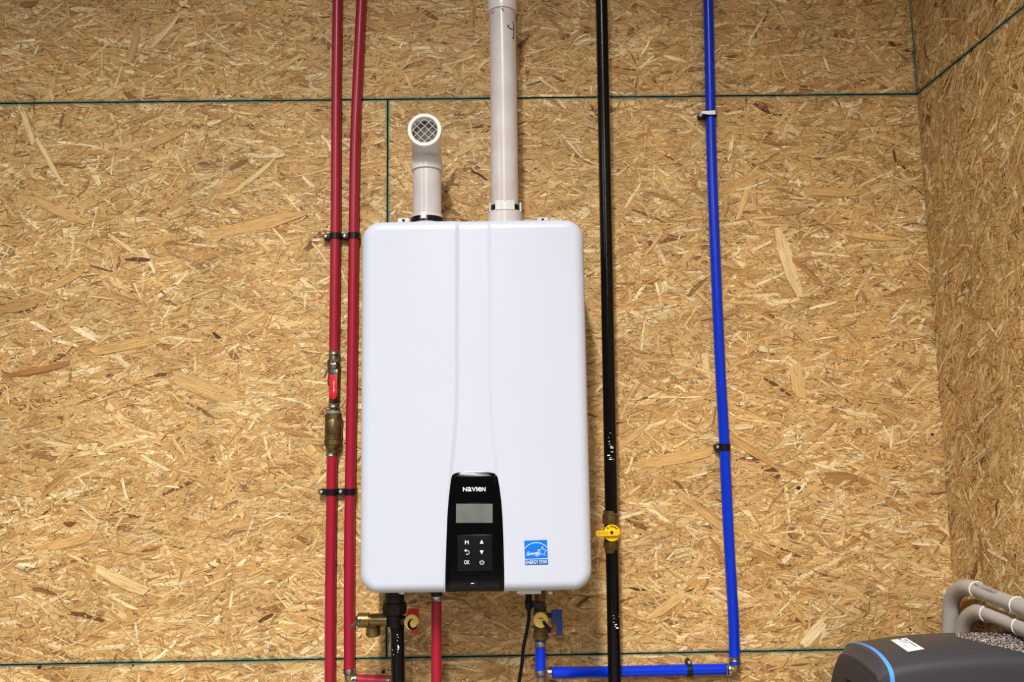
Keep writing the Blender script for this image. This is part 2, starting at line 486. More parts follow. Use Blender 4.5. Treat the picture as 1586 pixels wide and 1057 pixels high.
def osb_panel(parent, rect, side, paint, dens, special=(), sigma=0.42, main=0.0):
    A0, A1, B0, B1 = rect
    area = (A1 - A0) * (B1 - B0)
    T = 0.011
    if side == 'back':
        tw = lambda a, b, h: np.stack([a, -h, b], 1)
        c = Vector(((A0 + A1) / 2, T / 2 + 0.0, (B0 + B1) / 2)); dims = (A1 - A0, T, B1 - B0)
    else:
        tw = lambda a, b, h: np.stack([X_CORNER - h, -a, b], 1)
        c = Vector((X_CORNER + T / 2, -(A0 + A1) / 2, (B0 + B1) / 2)); dims = (T, A1 - A0, B1 - B0)
    bm = nb(); box(bm, c, *dims)
    pn = obj('osb_panel', bm, 'panel_edge', parent, smooth=False)
    # face sheet material on the broad faces
    pn.data.materials.append(M['osb_core'])
    for p in pn.data.polygons:
        if (side == 'back' and abs(p.normal.y) > 0.9) or (side != 'back' and abs(p.normal.x) > 0.9): p.material_index = 1
    q = lambda k: max(10, int(k * area * dens))
    S = []
    S.append(strands(q(1500), (0.07, 0.16), (0.012, 0.034), rect, sigma, 0.12, (0.0002, 0.0008), 0.55, (0.88, 1.04), 0))
    S.append(strands(q(2600), (0.035, 0.12), (0.005, 0.018), rect, sigma, 0.2, (0.0006, 0.0013), 0.6, (0.88, 1.06), 0))
    S.append(strands(q(4800), (0.014, 0.06), (0.002, 0.007), rect, sigma * 1.2, 0.3, (0.0008, 0.0017), 0.6, (0.84, 1.1), 0))
    S.append(strands(q(7500), (0.005, 0.024), (0.0009, 0.0026), rect, 0.7, 0.45, (0.0013, 0.0020), 0.5, (0.84, 1.16), 0))
    S.append(strands(q(3400), (0.003, 0.016), (0.0004, 0.0012), rect, 0.6, 0.4, (0.0016, 0.0021), -0.12, (0.5, 0.95), 0))   # dark slivers
    S.append(strands(q(26), (0.03, 0.08), (0.005, 0.013), rect, sigma, 0.1, (0.0012, 0.0017), -0.10, (0.95, 1.1), 0))       # brown strands
    S.append(strands(q(260), (0.03, 0.10), (0.003, 0.010), rect, sigma, 0.35, (0.0012, 0.0018), 0.12, (0.96, 1.06), 0))       # pale strands
    S.append(strands(q(700), (0.0016, 0.0055), (0.0008, 0.0022), rect, 0.6, 0.7, (0.0019, 0.0022), -0.02, (0.2, 0.6), 0))      # specks
    if main:
        for s in S: s['th'] = s['th'] + main
    for (ax, az, bx, bz, w, tone, zl) in special:
        dx, dz = bx - ax, bz - az
        S.append(dict(ca=np.array([(ax + bx) / 2]), cb=np.array([(az + bz) / 2]), L=np.array([math.hypot(dx, dz)]), W=np.array([w]),
                      th=np.array([math.atan2(dz, dx)]), h=np.array([0.0021]), tone=np.array([tone]), zl=np.array([zl])))
    build_strand_mesh('strands', S, rect, tw, paint, M['osb'], pn)
    return pn


def sp(x0, y0, x1, y1, wpx, tone, zl):   # a strand seen on the back wall in the photograph
    a, b = P(x0, y0, 0.0), P(x1, y1, 0.0)
    return (a.x, a.z, b.x, b.z, R(wpx, a), tone, zl)


G = 0.0014
back = empty('wall_back', kind='structure')
mid_left = [sp(0, 583, 113, 562, 11, 0.06, 1.15), sp(54, 228, 30, 158, 9, .95, 1.0), sp(200, 110, 222, 35, 12, .7, 1.0), sp(355, 263, 385, 247, 9, .04, 1.2),
            sp(360, 300, 430, 243, 9, .93, 1.05), sp(70, 450, 130, 420, 12, .55, .95), sp(0, 480, 60, 470, 16, .35, .85), sp(140, 545, 260, 520, 18, .6, 1.0),
            sp(420, 660, 490, 678, 8, .18, .9), sp(265, 580, 370, 620, 26, .72, 1.0), sp(65, 770, 110, 730, 10, .12, 1.1), sp(98, 810, 118, 812, 8, .02, 1.0),
            sp(60, 850, 145, 830, 16, .5, 1.0), sp(150, 880, 230, 920, 18, .9, 1.05), sp(55, 210, 100, 290, 8, .93, 1.05), sp(230, 225, 290, 200, 14, .5, .95),
            sp(40, 300, 140, 350, 16, .6, 1.0), sp(310, 370, 480, 330, 20, .55, 1.0), sp(330, 515, 342, 524, 5, 0, .6), sp(160, 455, 215, 470, 8, .3, 1.)]
mid_right = [sp(1204, 352, 1240, 465, 22, .95, 1.02), sp(1225, 400, 1275, 445, 9, .12, 1.05), sp(1275, 738, 1330, 742, 22, .1, .95), sp(1330, 742, 1345, 750, 12, .09, 1.0),
             sp(1296, 756, 1345, 722, 7, .9, 1.0), sp(1140, 345, 1165, 270, 9, .85, 1.0), sp(1050, 765, 1120, 820, 14, .6, .95), sp(1200, 722, 1100, 660, 12, .35, .95),
             sp(1100, 832, 1120, 875, 8, .1, 1.1), sp(1160, 850, 1210, 875, 8, .12, 1.1), sp(1232, 560, 1240, 620, 22, .8, .98), sp(980, 720, 1110, 700, 18, .6, 1.0),
             sp(1190, 330, 1250, 325, 12, .3, .9), sp(1245, 295, 1330, 300, 14, .55, 1.0), sp(700, 245, 740, 220, 10, .8, 1.0), sp(1000, 960, 1060, 920, 14, .75, 1.0),
             sp(1240, 1000, 1275, 965, 18, .97, 1.02), sp(1232, 757, 1240, 755, 6, .0, .6), sp(950, 700, 1000, 660, 12, .7, 1.0), sp(730, 265, 755, 280, 3, 0, .7),
             sp(1390, 255, 1422, 250, 7, .1, 1.1), sp(1300, 360, 1400, 372, 10, .7, 1.0), sp(1180, 270, 1110, 300, 14, .45, 1.0)]
top_sp = [sp(232, 78, 280, 22, 8, .95, 1.0), sp(200, 100, 215, 35, 12, .6, .95), sp(595, 35, 650, 25, 22, .25, .95), sp(560, 30, 600, 45, 16, .3, .95),
          sp(30, 8, 60, 5, 12, .06, 1.0), sp(430, 110, 470, 85, 9, .8, 1.0)]
BX0 = -2.0
osb_panel(back, (BX0, X_JOINT - G, Z_LOW + G, Z_HIGH - G), 'back', (0, 1, 1, 1), 1.0, mid_left)
osb_panel(back, (X_JOINT + G, X_CORNER, Z_LOW + G, Z_HIGH - G), 'back', (1, 0, 1, 1), 1.0, mid_right)
osb_panel(back, (-1.486, X_CORNER, Z_HIGH + G, 3.05), 'back', (1, 1, 1, 0), 0.9, top_sp)
osb_panel(back, (BX0, -1.486 - 2 * G, Z_HIGH + G, 3.05), 'back', (0, 1, 1, 0), 0.4)
osb_panel(back, (-1.486, X_CORNER, 0.0, Z_LOW - G), 'back', (1, 0, 0, 1), 0.75)
osb_panel(back, (BX0, -1.486 - 2 * G, 0.0, Z_LOW - G), 'back', (0, 1, 0, 1), 0.4)
sidew = empty('wall_right', kind='structure')
osb_panel(sidew, (0.0022, 1.45, Z_LOW + G, Z_HIGH - G), 'side', (0, 0, 0, 1), 1.0, sigma=0.7, main=1.0)
osb_panel(sidew, (0.0025, 1.45, Z_HIGH + G, 3.05), 'side', (1, 0, 1, 0), 0.9, sigma=0.7, main=0.9)
osb_panel(sidew, (0.0025, 1.45, 0.0, Z_LOW - G), 'side', (0, 0, 0, 1), 0.5, sigma=0.7, main=1.0)

bm = nb(); box(bm, Vector((0, -4.0, -0.05)), 9, 9.5, 0.1)
tag(obj('floor', bm, 'concrete', smooth=False), kind='structure')
# framing behind the sheathing closes the joints
bm = nb(); box(bm, Vector(((BX0 + X_CORNER) / 2, 0.02, 1.525)), X_CORNER - BX0 + .1, 0.016, 3.05)
obj('backing', bm, 'panel_edge', back, smooth=False)
bm = nb(); box(bm, Vector((X_CORNER + 0.02, -0.72, 1.525)), 0.016, 1.45, 3.05)
obj('backing', bm, 'panel_edge', sidew, smooth=False)
# nail heads in the sheathing, and a dark disc standing in for a hole
for x, y, r in ((1444, 673, 2.2), (593.5, 1041, 3.0), (61, 1034, 3.2), (1410, 975, 1.5), (206, 1031, 1.6)):
    p = P(x, y, 0.002)
    bm = nb(); lathe(bm, p + Vector((0, 0.004, 0)), NORM, [(0, R(r, p)), (0.0045, R(r, p)), (0.005, R(r, p) * 0.8)], 14)
    obj('nail_or_hole', bm, 'nail', back)


# ------------------------------------------------------------------ small fitting builders
def crimp(parent, p, axis, r, w, mt='steel', ears=True):
    """stainless crimp ring with two raised beads"""
    bm = nb()
    lathe(bm, p - axis.normalized() * w / 2, axis, [(0, r), (w * .12, r * 1.1), (w * .3, r * 1.1), (w * .42, r * 1.03), (w * .58, r * 1.03), (w * .7, r * 1.1), (w * .88, r * 1.1), (w, r)], 28)
    return obj('crimp_ring', bm, mt, parent)


def hexnut(bm, p, axis, r, w, start=0.0):
    lathe(bm, p - axis.normalized() * w / 2, axis, [(0, r * .9), (w * .12, r), (w * .88, r), (w, r * .9)], 6, start)


def pipe_clip(px, py, off, r, axis, tab, label, white_face=False, wpx=9.5, tabpx=12, grey=False):
    """plastic half clamp screwed to the wall beside a pipe; tab = direction of the screw tab"""
    p = P(px, py, off)
    axis = axis.normalized(); tab = (tab - axis * tab.dot(axis)).normalized(); n = NORM
    w = R(wpx, p); t = 0.0024
    base = Vector((p.x, 0, p.z))
    e = empty('pipe_clip', base, label, 'pipe clip', 'black clips holding the pipes to the wall')
    ro = r + t; T_ = R(tabpx, p)
    back_n = -(off) + 0.0022
    out = []
    out.append((-(ro), back_n))
    for k in range(0, 13):
        a = math.pi * k / 12
        out.append((-ro * math.cos(a) , ro * math.sin(a)))
    out.append((ro, back_n))
    out.append((r, back_n))
    for k in range(12, -1, -1):
        a = math.pi * k / 12
        out.append((-r * math.cos(a), r * math.sin(a)))
    out.append((-r, back_n))
    c0 = p - axis * w / 2
    bm = nb(); prism(bm, [c0 + (-tab) * s * 1.0 + n * q for s, q in out], axis * w)
    obj('strap', bm, 'clip', e)
    # tab block, rounded at its far end, standing on the wall
    bm = nb(); pts = []
    hgt = off + r * 0.2
    for k in range(0, 9):
        a = -math.pi / 2 + math.pi * k / 8
        pts.append(p + tab * (r + T_ - w / 2 + math.cos(a) * w / 2) + axis * math.sin(a) * w / 2)
    pts += [p + tab * r * 0.98 + axis * w / 2, p + tab * r * 0.98 - axis * w / 2]
    pts = [Vector((q.x, -0.0022, q.z)) for q in pts]
    prism(bm, pts, n * (hgt - 0.0022), 0.0006)
    obj('screw_tab', bm, 'clip', e)
    sc = p + tab * (r + T_ - w / 2); sc.y = -hgt + 0.0004
    bm = nb(); rr = R(2.7, p)
    lathe(bm, sc, n, [(0, rr), (0.0012, rr), (0.0024, rr * .7), (0.0027, rr * .3)], 18)
    obj('screw', bm, 'zinc', e)
    if white_face:  # flat white strip laid across the clip front
        bm = nb()
        lo = p + tab * (r + T_ * .75) - axis * w * .3; hi = p - tab * r * .62 + axis * w * .3
        pr = []
        for s in (-1, 1):
            for k in range(2): pass
        a0 = [p + tab * (r + T_ * .8), p + tab * (r * .8), p - tab * (r * .65)]
        ys = -(off + r + t + 0.0008)
        q = [Vector((v.x, ys, v.z)) for v in a0]
        prism(bm, [q[0] - axis * w * .12, q[1] - axis * w * .36, q[2] - axis * w * .36, q[2] + axis * w * .42, q[1] + axis * w * .36, q[0] + axis * w * .3], NORM * 0.0008)
        b_ = obj('white_strip', bm, 'print_white', e); b_['label'] = 'white strip across the clip'
    return e


UP = Vector((0, 0, 1)); LEFT = Vector((-1, 0, 0)); RIGHT = Vector((1, 0, 0))
OFF = 0.016

# ------------------------------------------------------------------ red pipes
rp_ = R(7.9, P(515, 500, OFF))
A_up = [P(522.5, 0, OFF), P(521, 115, OFF), P(520, 331, OFF), P(518.6, 450, OFF), P(517.6, 550, OFF)]
A_up_all = to_z(A_up, 3.04, 0)
e = empty('red_water_pipe', (A_up[-1].x, 0, A_up[-1].z), 'upper red water pipe running from the ceiling down to the red-handled valve', 'pipe')
bm = nb(); sweep(bm, A_up_all, rp_); obj('tube', bm, 'red_pex', e)
crimp(e, P(517.5, 547, OFF), UP, rp_ * 1.02, R(7, P(517, 547, OFF)))

# ball valve
cv = P(517.4, 585, OFF)
e = empty('ball_valve', (cv.x, 0, cv.z), 'small ball valve with red lever on the left red pipe, above the check valve', 'valve')
bm = nb()
pz = lambda y, x=517.2, o=OFF: P(x, y, o)
ax = (pz(552) - pz(625, 516.6)).normalized()
lathe(bm, pz(627, 516.5), ax, [(0, rp_ * .85), ((pz(622, 516.6) - pz(627)).length, rp_ * .85)], 24)
k = lambda a, b: (pz(a) - pz(b)).length
lathe(bm, pz(626, 516.4), ax, [(0, rp_ * .82), (k(626, 600), rp_ * .82), (k(626, 596), rp_ * 1.15), (k(626, 582), rp_ * 1.15), (k(626, 579), rp_ * .95), (k(626, 577), rp_ * 1.22),
                              (k(626, 559), rp_ * 1.22), (k(626, 556), rp_ * .95), (k(626, 550), rp_ * .9)], 24)
obj('body', bm, 'brass_dull', e)
bm = nb(); c = P(517.2, 566.5, OFF + 0.010)
lathe(bm, c, NORM, [(0, .0075), (.006, .0075), (.0065, .006)], 6); obj('stem_nut', bm, 'steel', e)
bm = nb(); lathe(bm, c + NORM * .0065, NORM, [(0, .0035), (.003, .0035), (.0035, .002)], 14); obj('stem', bm, 'brass_bright', e)
bm = nb()
q = [P(x, y, OFF + .0165) for x, y in ((511.5, 557), (523, 557), (523, 561), (511.5, 561))]; prism(bm, q, NORM * .002)
q = [P(x, y, OFF + .0165) for x, y in ((511.5, 573), (523, 573), (522.5, 584), (512, 584))]; prism(bm, q, NORM * .002, .0005)
obj('lever_plate', bm, 'steel', e)
bm = nb()
q = [P(x, y, OFF + .0175) for x, y in ((510.6, 581), (523.4, 581), (522.8, 612), (520.5, 617), (516.8, 620), (512.5, 617), (510.8, 612))]
prism(bm, q, NORM * .006, .0012); h = obj('lever_handle', bm, 'valve_red', e)
c = P(517, 599, OFF + .0236)
text_mesh('Apollo', .0048, .026, c, -UP, RIGHT, 'ring_cream', h, 'lettering', .0004, shear=.35)

# crimp between valve and check valve, check valve
cv = P(516, 665, OFF)
r16 = R(13, cv)
e = empty('check_valve', (cv.x, 0, cv.z), 'fat brass check valve in the far left red pipe below the red lever handle', 'valve')
bm = nb(); t0 = P(515.2, 702, OFF + .004); t1 = P(516.6, 636, OFF + .004); axv = (t1 - t0).normalized(); LL = (t1 - t0).length
f = lambda y: (702 - y) / 66 * LL
lathe(bm, t0, axv, [(0, r16 * .62), (f(697), r16 * .66), (f(694), r16 * .86), (f(689), r16 * .92)], 28)
lathe(bm, t0, axv, [(f(681), r16 * .97), (f(680), r16), (f(651), r16), (f(650), r16 * .97)], 32)
lathe(bm, t0, axv, [(f(642), r16 * .9), (f(640), r16 * .78), (f(636), r16 * .72)], 28)
obj('body', bm, 'brass', e)
for y0, y1 in ((690, 681), (650.5, 641.5)):
    bm = nb(); lathe(bm, t0, axv, [(f(y0), r16 * .95), (f(y0) + .001, r16 * 1.07), (f(y1) - .001, r16 * 1.07), (f(y1), r16 * .95)], 8, .2)
    obj('hex_end', bm, 'brass', e)
bm = nb(); lathe(bm, t0, axv, [(f(641.5), r16 * .8), (f(640.5), r16 * .86), (f(637), r16 * .84), (f(636.5), r16 * .7)], 28)
obj('sealant_collar', bm, mat('sealant', (130, 140, 108), .6, noise=.2), e)['label'] = 'pale green thread sealant collar'
crimp(e, P(516.8, 629, OFF + .002), UP, rp_ * 1.02, R(7, cv))

A_lo = [P(515.0, 699, OFF), P(513.8, 730, OFF), P(513, 800, OFF), P(511.6, 900, OFF), P(511, 1057, OFF)]
A_lo = to_z(A_lo, 0.0)
e = empty('red_water_pipe', (A_lo[0].x, 0, 0), 'lower red water pipe coming out below the brass check valve at far left', 'pipe')
bm = nb(); sweep(bm, A_lo, rp_); obj('tube', bm, 'red_pex', e)
crimp(e, P(513.6, 704, OFF), UP, rp_ * 1.03, R(7, cv))

B = [P(559.5, 0, OFF), P(552.3, 155, OFF), P(549.6, 230, OFF), P(548.1, 335, OFF), P(547, 430, OFF), P(545.8, 530, OFF), P(543.8, 660, OFF), P(541.6, 790, OFF), P(540.9, 900, OFF), P(541, 1038, OFF)]
B = to_z(catmull(B, 4), 3.04, 0)
e = empty('red_water_pipe', (B[-1].x, 0, B[-1].z), 'long unbroken red pipe beside the white heater, bending right at its foot', 'pipe')
bm = nb(); sweep(bm, B, rp_); obj('tube', bm, 'red_pex', e)
crimp(e, P(541, 1040, OFF), UP, rp_ * 1.03, R(8, cv))
# brass elbow and red branch
c0 = P(541, 1052, OFF); c1 = P(552, 1053, OFF + .002)
e = empty('elbow_fitting', (c0.x, 0, c0.z), 'brass elbow at the foot of the long red pipe', 'pipe fitting', 'brass pipe elbows')
bm = nb(); sweep(bm, catmull([P(541, 1043, OFF), P(541, 1048, OFF), P(543, 1052.5, OFF), P(549, 1053.5, OFF), P(554, 1053.5, OFF)], 5), rp_ * .88); obj('body', bm, 'brass_bright', e)
crimp(e, P(550, 1053, OFF), RIGHT, rp_ * 1.05, R(7, c0))
bq = [P(551.5, 1053.4, OFF), P(604, 1056.4, OFF + .008)]
e = empty('red_water_pipe', (bq[0].x, 0, bq[0].z), 'red pipe running right from the brass elbow and turning down behind the black pipe', 'pipe')
bd = catmull(bq + [P(613, 1059, .026), P(617, 1068, .026), P(617.3, 1085, .026)], 5)
bm = nb(); sweep(bm, to_z(bd, 0.0), rp_); obj('tube', bm, 'red_pex', e)
crimp(e, P(602.5, 1056.3, OFF + .008), bq[1] - bq[0], rp_ * 1.06, R(6, c0))

for (px, py, lab) in ((519.8, 366.5, 'black clip on the left red pipe, level with the heater top'), (548.2, 366, 'black clip on the right red pipe, beside the top left corner of the heater'),
                      (513.4, 762, 'black clip on the left red pipe, level with the heater display'), (542.3, 761.5, 'black clip on the right red pipe, level with the heater display')):
    pipe_clip(px, py, OFF, rp_, UP, LEFT, lab, wpx=9 if py < 700 else 9, tabpx=11 if px > 530 else 12)

# ------------------------------------------------------------------ blue pipes
bx = [(1097, 0), (1099.8, 140), (1101.4, 220), (1104, 300), (1108, 400), (1112.2, 500), (1117, 600), (1120.6, 660), (1123.2, 720), (1127, 800), (1132.5, 900), (1136, 960), (1137.6, 1017)]
Bl = to_z(catmull([P(x, y, OFF) for x, y in bx], 4), 3.04, 0)
rb = R(7.9, P(1100, 500, OFF))
e = empty('blue_water_pipe', (Bl[-1].x, 0, Bl[-1].z), 'tall vertical blue water pipe standing alone right of the heater', 'pipe')
bm = nb(); sweep(bm, Bl, rb); obj('tube', bm, 'blue_pex', e)
crimp(e, P(1137.8, 1021, OFF), UP, rb * 1.03, R(7, Bl[-1]))
bm = nb(); c = P(1138, 1026, OFF); lathe(bm, c - UP * .004, UP, [(0, rb), (.006, rb)], 24); obj('tube_end', bm, 'blue_pex', e)
e = empty('elbow_fitting', (c.x, 0, c.z), 'brass elbow joining the vertical and horizontal blue pipes', 'pipe fitting', 'brass pipe elbows')
bm = nb(); sweep(bm, catmull([P(1138.4, 1027, OFF), P(1138.6, 1032, OFF), P(1137.5, 1036.5, OFF), P(1133, 1038, OFF), P(1127, 1038, OFF)], 5), rb * .92); obj('body', bm, 'brass_bright', e)
h0, h1 = P(853, 1043, .034), P(1126, 1037.2, OFF)
hp = catmull([P(853, 1043, .100), P(878, 1042.6, .088), P(905, 1042, .058), P(930, 1041.5, .032), P(960, 1041, .026), P(1000, 1040, .023), P(1068, 1038.4, .018), h1], 5)
e = empty('blue_water_pipe', (h0.x, 0, h0.z), 'horizontal blue water pipe along the bottom, passing behind the black gas pipe', 'pipe')
rh = R(8.4, h1)
bm = nb(); sweep(bm, hp, rh, 24); obj('tube', bm, 'blue_pex', e)
crimp(e, P(1127.5, 1037.6, OFF), RIGHT, rh * 1.04, R(8, h1)); crimp(e, P(851, 1043.2, .101), RIGHT, rh * 1.0, R(7, h0))
pipe_clip(1100.6, 178.5, OFF, rb, UP + Vector((-.01, 0, 0)), LEFT, 'clip with a white face high on the tall blue pipe', white_face=True, wpx=8)
pipe_clip(1121.5, 692.5, OFF, rb, UP, LEFT, 'black clip halfway down the tall blue pipe', wpx=10, tabpx=7)
pipe_clip(1067.5, 1038.2, .018, rh, RIGHT, UP, 'black clip on the horizontal blue pipe at the bottom', wpx=8, tabpx=7)

# ------------------------------------------------------------------ black gas pipe
OG = 0.056
gx = lambda y: 931.8 + (y / 1057) * 20.2
gu = [P(gx(y), y, OG) for y in (0, 400, 794)]
rg = R(9.6, gu[1])
e = empty('black_gas_pipe', (gu[-1].x, 0, gu[-1].z), 'upper black iron gas pipe from the ceiling to the yellow valve', 'pipe')
bm = nb(); sweep(bm, to_z(gu, 3.04, 0), rg, 32); obj('tube', bm, 'black_iron', e)


def print_marks(parent, spots, off, r):
    bm = nb()
    for x, y, w in spots:
        p = P(x, y, off); cx = P(gx(y), y, off).x
        dx = max(-r * .9, min(r * .9, p.x - cx)); yy = -(off) - math.sqrt(r * r - dx * dx) - .0003
        ww = R(w, p)
        prism(bm, [Vector((cx + dx + a * ww / 2, yy, p.z + b * ww * .16)) for a, b in ((-1, -1), (1, -1), (1, 1), (-1, 1))], Vector((0, .0012, 0)))
    o = obj('printed_marks', bm, 'ring_cream', parent, smooth=False); o['kind'] = 'stuff'


rs = random.Random(3)
print_marks(e, [(944, 671, 2), (942.5, 684, 2.5), (943, 688, 2), (945.5, 691.5, 4), (946.5, 694, 5), (946.5, 700, 4), (942.5, 705.5, 6), (944.5, 709, 3), (944.5, 711.5, 5), (949, 711.5, 1.5), (941.5, 678, 1.5)], OG, rg)
gl = [P(gx(y), y, OG) for y in (852, 1000, 1057)]
e = empty('black_gas_pipe', (gl[0].x, 0, 0), 'lower black iron gas pipe below the yellow valve, in front of the blue pipe', 'pipe')
bm = nb(); sweep(bm, to_z(gl, 0.0), rg, 32); obj('tube', bm, 'black_iron', e)
print_marks(e, [(949, 952, 2), (950, 956, 1.5), (949, 962, 2), (952.5, 965.5, 4), (951.5, 968, 2.5), (953.5, 971, 6), (957, 954, 1.5), (957.5, 951, 1.2)], OG, rg)

e = empty('gas_valve', (P(946.5, 826, OG).x, 0, P(946.5, 826, OG).z), 'brass gas valve with round yellow disc and lever on the black pipe', 'valve')
t0 = P(947, 856, OG); t1 = P(945, 791, OG); axg = (t1 - t0).normalized(); LL = (t1 - t0).length; f = lambda y: (856 - y) / 65 * LL
bm = nb(); lathe(bm, t0, axg, [(0, rg * 1.0), (f(850), rg * 1.06), (f(850), rg * 1.0), (f(838), rg * 1.0), (f(812), rg * 1.0), (f(797), rg * 1.0), (f(797), rg * 1.08), (f(791), rg * 1.04)], 28)
obj('body', bm, 'brass_dull', e)
bm = nb(); lathe(bm, t0, axg, [(f(850), rg * 1.1), (f(849), rg * 1.24), (f(839), rg * 1.24), (f(838), rg * 1.1)], 8, .39); obj('hex_end', bm, 'brass', e)
bm = nb(); lathe(bm, t0, axg, [(f(812), rg * 1.12), (f(811), rg * 1.3), (f(798), rg * 1.3), (f(797), rg * 1.15)], 8, .39); obj('hex_end', bm, 'brass', e)
c = P(947.8, 826, OG + rg + .002); rd = R(13, c)
bm = nb(); lathe(bm, c + Vector((0, .006, 0)), NORM, [(0, rd * .5), (.004, rd * .5), (.004, rd * .97), (.005, rd), (.0075, rd), (.0085, rd * .96)], 40); d = obj('disc', bm, 'yellow', e)
bm = nb(); yb = .0026
cc = c + NORM * .0024


def capsule(x0, y0, x1, y1, hw, off):
    a, b = P(x0, y0, off), P(x1, y1, off); dx = (b - a).normalized(); dz = Vector((-dx.z, 0, dx.x)); h_ = R(hw, a); out = []
    for k in range(9):
        t = math.pi / 2 + math.pi * k / 8; out.append(a + (dx * math.cos(t) + dz * math.sin(t)) * h_)
    for k in range(9):
        t = -math.pi / 2 + math.pi * k / 8; out.append(b + (dx * math.cos(t) + dz * math.sin(t)) * h_)
    return out


co_ = -(cc.y)
prism(bm, capsule(925.5, 826.5, 955, 825.5, 4.3, co_), NORM * .006, .001); lv = obj('lever', bm, 'yellow', e)
bm = nb(); lathe(bm, P(947.5, 825.2, co_ + .006), NORM, [(0, R(2.4, c)), (.0012, R(2.4, c)), (.0016, R(1.2, c))], 16); obj('screw', bm, 'steel_dark', e)
bm = nb()
for x in (929, 932, 935, 938, 941): box(bm, P(x, 826.2, co_ + .0062), R(1.4, c), .0005, R(4, c))
obj('raised_marks', bm, mat('yellow_dark', (190, 140, 6), .5), lv)
bm = nb()
for k in range(7):
    a = math.radians(40 + k * 15); x, y = 947.8 + 10 * math.cos(a), 826 - 10 * math.sin(a)
    if k in (5,): continue
    q = P(x, y, -c.y + .0027); rot = Matrix.Rotation(-(a - math.pi / 2), 3, 'Y'); box(bm, q, R(1.7, c), .0004, R(2.4, c), rot=rot)
obj('raised_marks', bm, M.get('black_rubber'), d)

# ------------------------------------------------------------------ water heater
HF = 0.240
E_OFF = 0.226
tl, tr, bl, br = P(562.6, 342, E_OFF), P(903.8, 341.5, E_OFF), P(554.0, 918.6, E_OFF), P(917.6, 917, E_OFF)
hx0, hx1 = (tl.x + bl.x) / 2, (tr.x + br.x) / 2
hz0, hz1 = (bl.z + br.z) / 2, (tl.z + tr.z) / 2
heater = empty('water_heater', ((hx0 + hx1) / 2, 0, hz0), 'white wall-mounted tankless water heater with a black control panel', 'water heater')
RC = 0.036; RE = 0.020


def sdist(x, z):
    """inward distance to the rounded-rectangle outline of the cover"""
    cx, cz = (hx0 + hx1) / 2, (hz0 + hz1) / 2; hw, hh = (hx1 - hx0) / 2 - RC, (hz1 - hz0) / 2 - RC
    qx, qz = abs(x - cx) - hw, abs(z - cz) - hh
    return -(math.hypot(max(qx, 0), max(qz, 0)) + min(max(qx, qz), 0) - RC)


ch_l = [(hz1 - 0.0, 708), (P(0, 620, HF).z, 707.5), (P(0, 660, HF).z, 705.3), (P(0, 700, HF).z, 702), (P(0, 735, HF).z, 699), (hz0, 690)]
chan = []
for y, xl, xr in ((340, 708, 757.5), (600, 707.6, 759.5), (640, 706.6, 760.5), (680, 703.6, 763.5), (720, 699.8, 768), (760, 697, 772), (930, 688, 782)):
    a, b = P(xl, y, HF), P(xr, y, HF); chan.append(((a.z + b.z) / 2, a.x, b.x))
chan.sort()


def interp(t, k):
    if t <= chan[0][0]: return chan[0][k]
    for a, b in zip(chan, chan[1:]):
        if t <= b[0]:
            w = (t - a[0]) / (b[0] - a[0]); return a[k] * (1 - w) + b[k] * w
    return chan[-1][k]


def sstep(t): t = max(0, min(1, t)); return t * t * (3 - 2 * t)


def cover_off(x, z):
    d = max(0.0, sdist(x, z))
    o = HF
    if d < RE: o -= RE - math.sqrt(max(0, RE * RE - (RE - d) ** 2))
    u = (x - (hx0 + hx1) / 2) / ((hx1 - hx0) / 2)
    o -= 0.004 * u * u
    xl, xr = interp(z, 1), interp(z, 2)
    s = 0.0040
    c_ = sstep((x - xl + s) / (2 * s)) * (1 - sstep((x - xr + s) / (2 * s)))
    return o - 0.0034 * c_


bm = nb()
NX, NZ = 190, 180
zs = []
for j in range(NZ + 1):
    t = j / NZ; t = t - math.sin(2 * math.pi * t) / (2 * math.pi) * 0.75; zs.append(hz0 + (hz1 - hz0) * t)
rows = []
cx = (hx0 + hx1) / 2; hwF = (hx1 - hx0) / 2
for z in zs:
    dz = min(z - hz0, hz1 - z)
    w = hwF if dz >= RC else hwF - RC + math.sqrt(max(0, RC * RC - (RC - dz) ** 2))
    row = []
    for i in range(NX + 1):
        s = i / NX; sx = 2 * s - 1; sx = sx + math.sin(math.pi * sx) / math.pi * 0.22
        x = cx + sx * w
        row.append(bm.verts.new(Vector((x, -cover_off(x, z), z))))
    rows.append(row)
for a, b in zip(rows, rows[1:]):
    for i in range(NX): bm.faces.new((a[i], a[i + 1], b[i + 1], b[i]))
loop = rows[0][:] + [r[-1] for r in rows[1:]] + rows[-1][::-1][1:] + [r[0] for r in rows[::-1][1:-1]]
skirt = [bm.verts.new(Vector((v.co.x, -0.05, v.co.z))) for v in loop]
n = len(loop)
for k in range(n):
    bm.faces.new((loop[k], skirt[k], skirt[(k + 1) % n], loop[(k + 1) % n]))
bmesh.ops.recalc_face_normals(bm, faces=bm.faces[:])
obj('front_cover', bm, 'enamel', heater, ang=50)
# casing behind the cover, standing off the wall on its bracket
bm = nb(); box(bm, Vector((cx, -0.1, (hz0 + hz1) / 2)), (hx1 - hx0) - 0.012, 0.19, (hz1 - hz0) - 0.012, 0.008)
obj('casing', bm, 'casing', heater)
bm = nb(); box(bm, Vector((cx, -0.12, hz0 + 0.004)), (hx1 - hx0) - 0.03, 0.14, 0.006); obj('bottom_plate', bm, 'casing', heater)
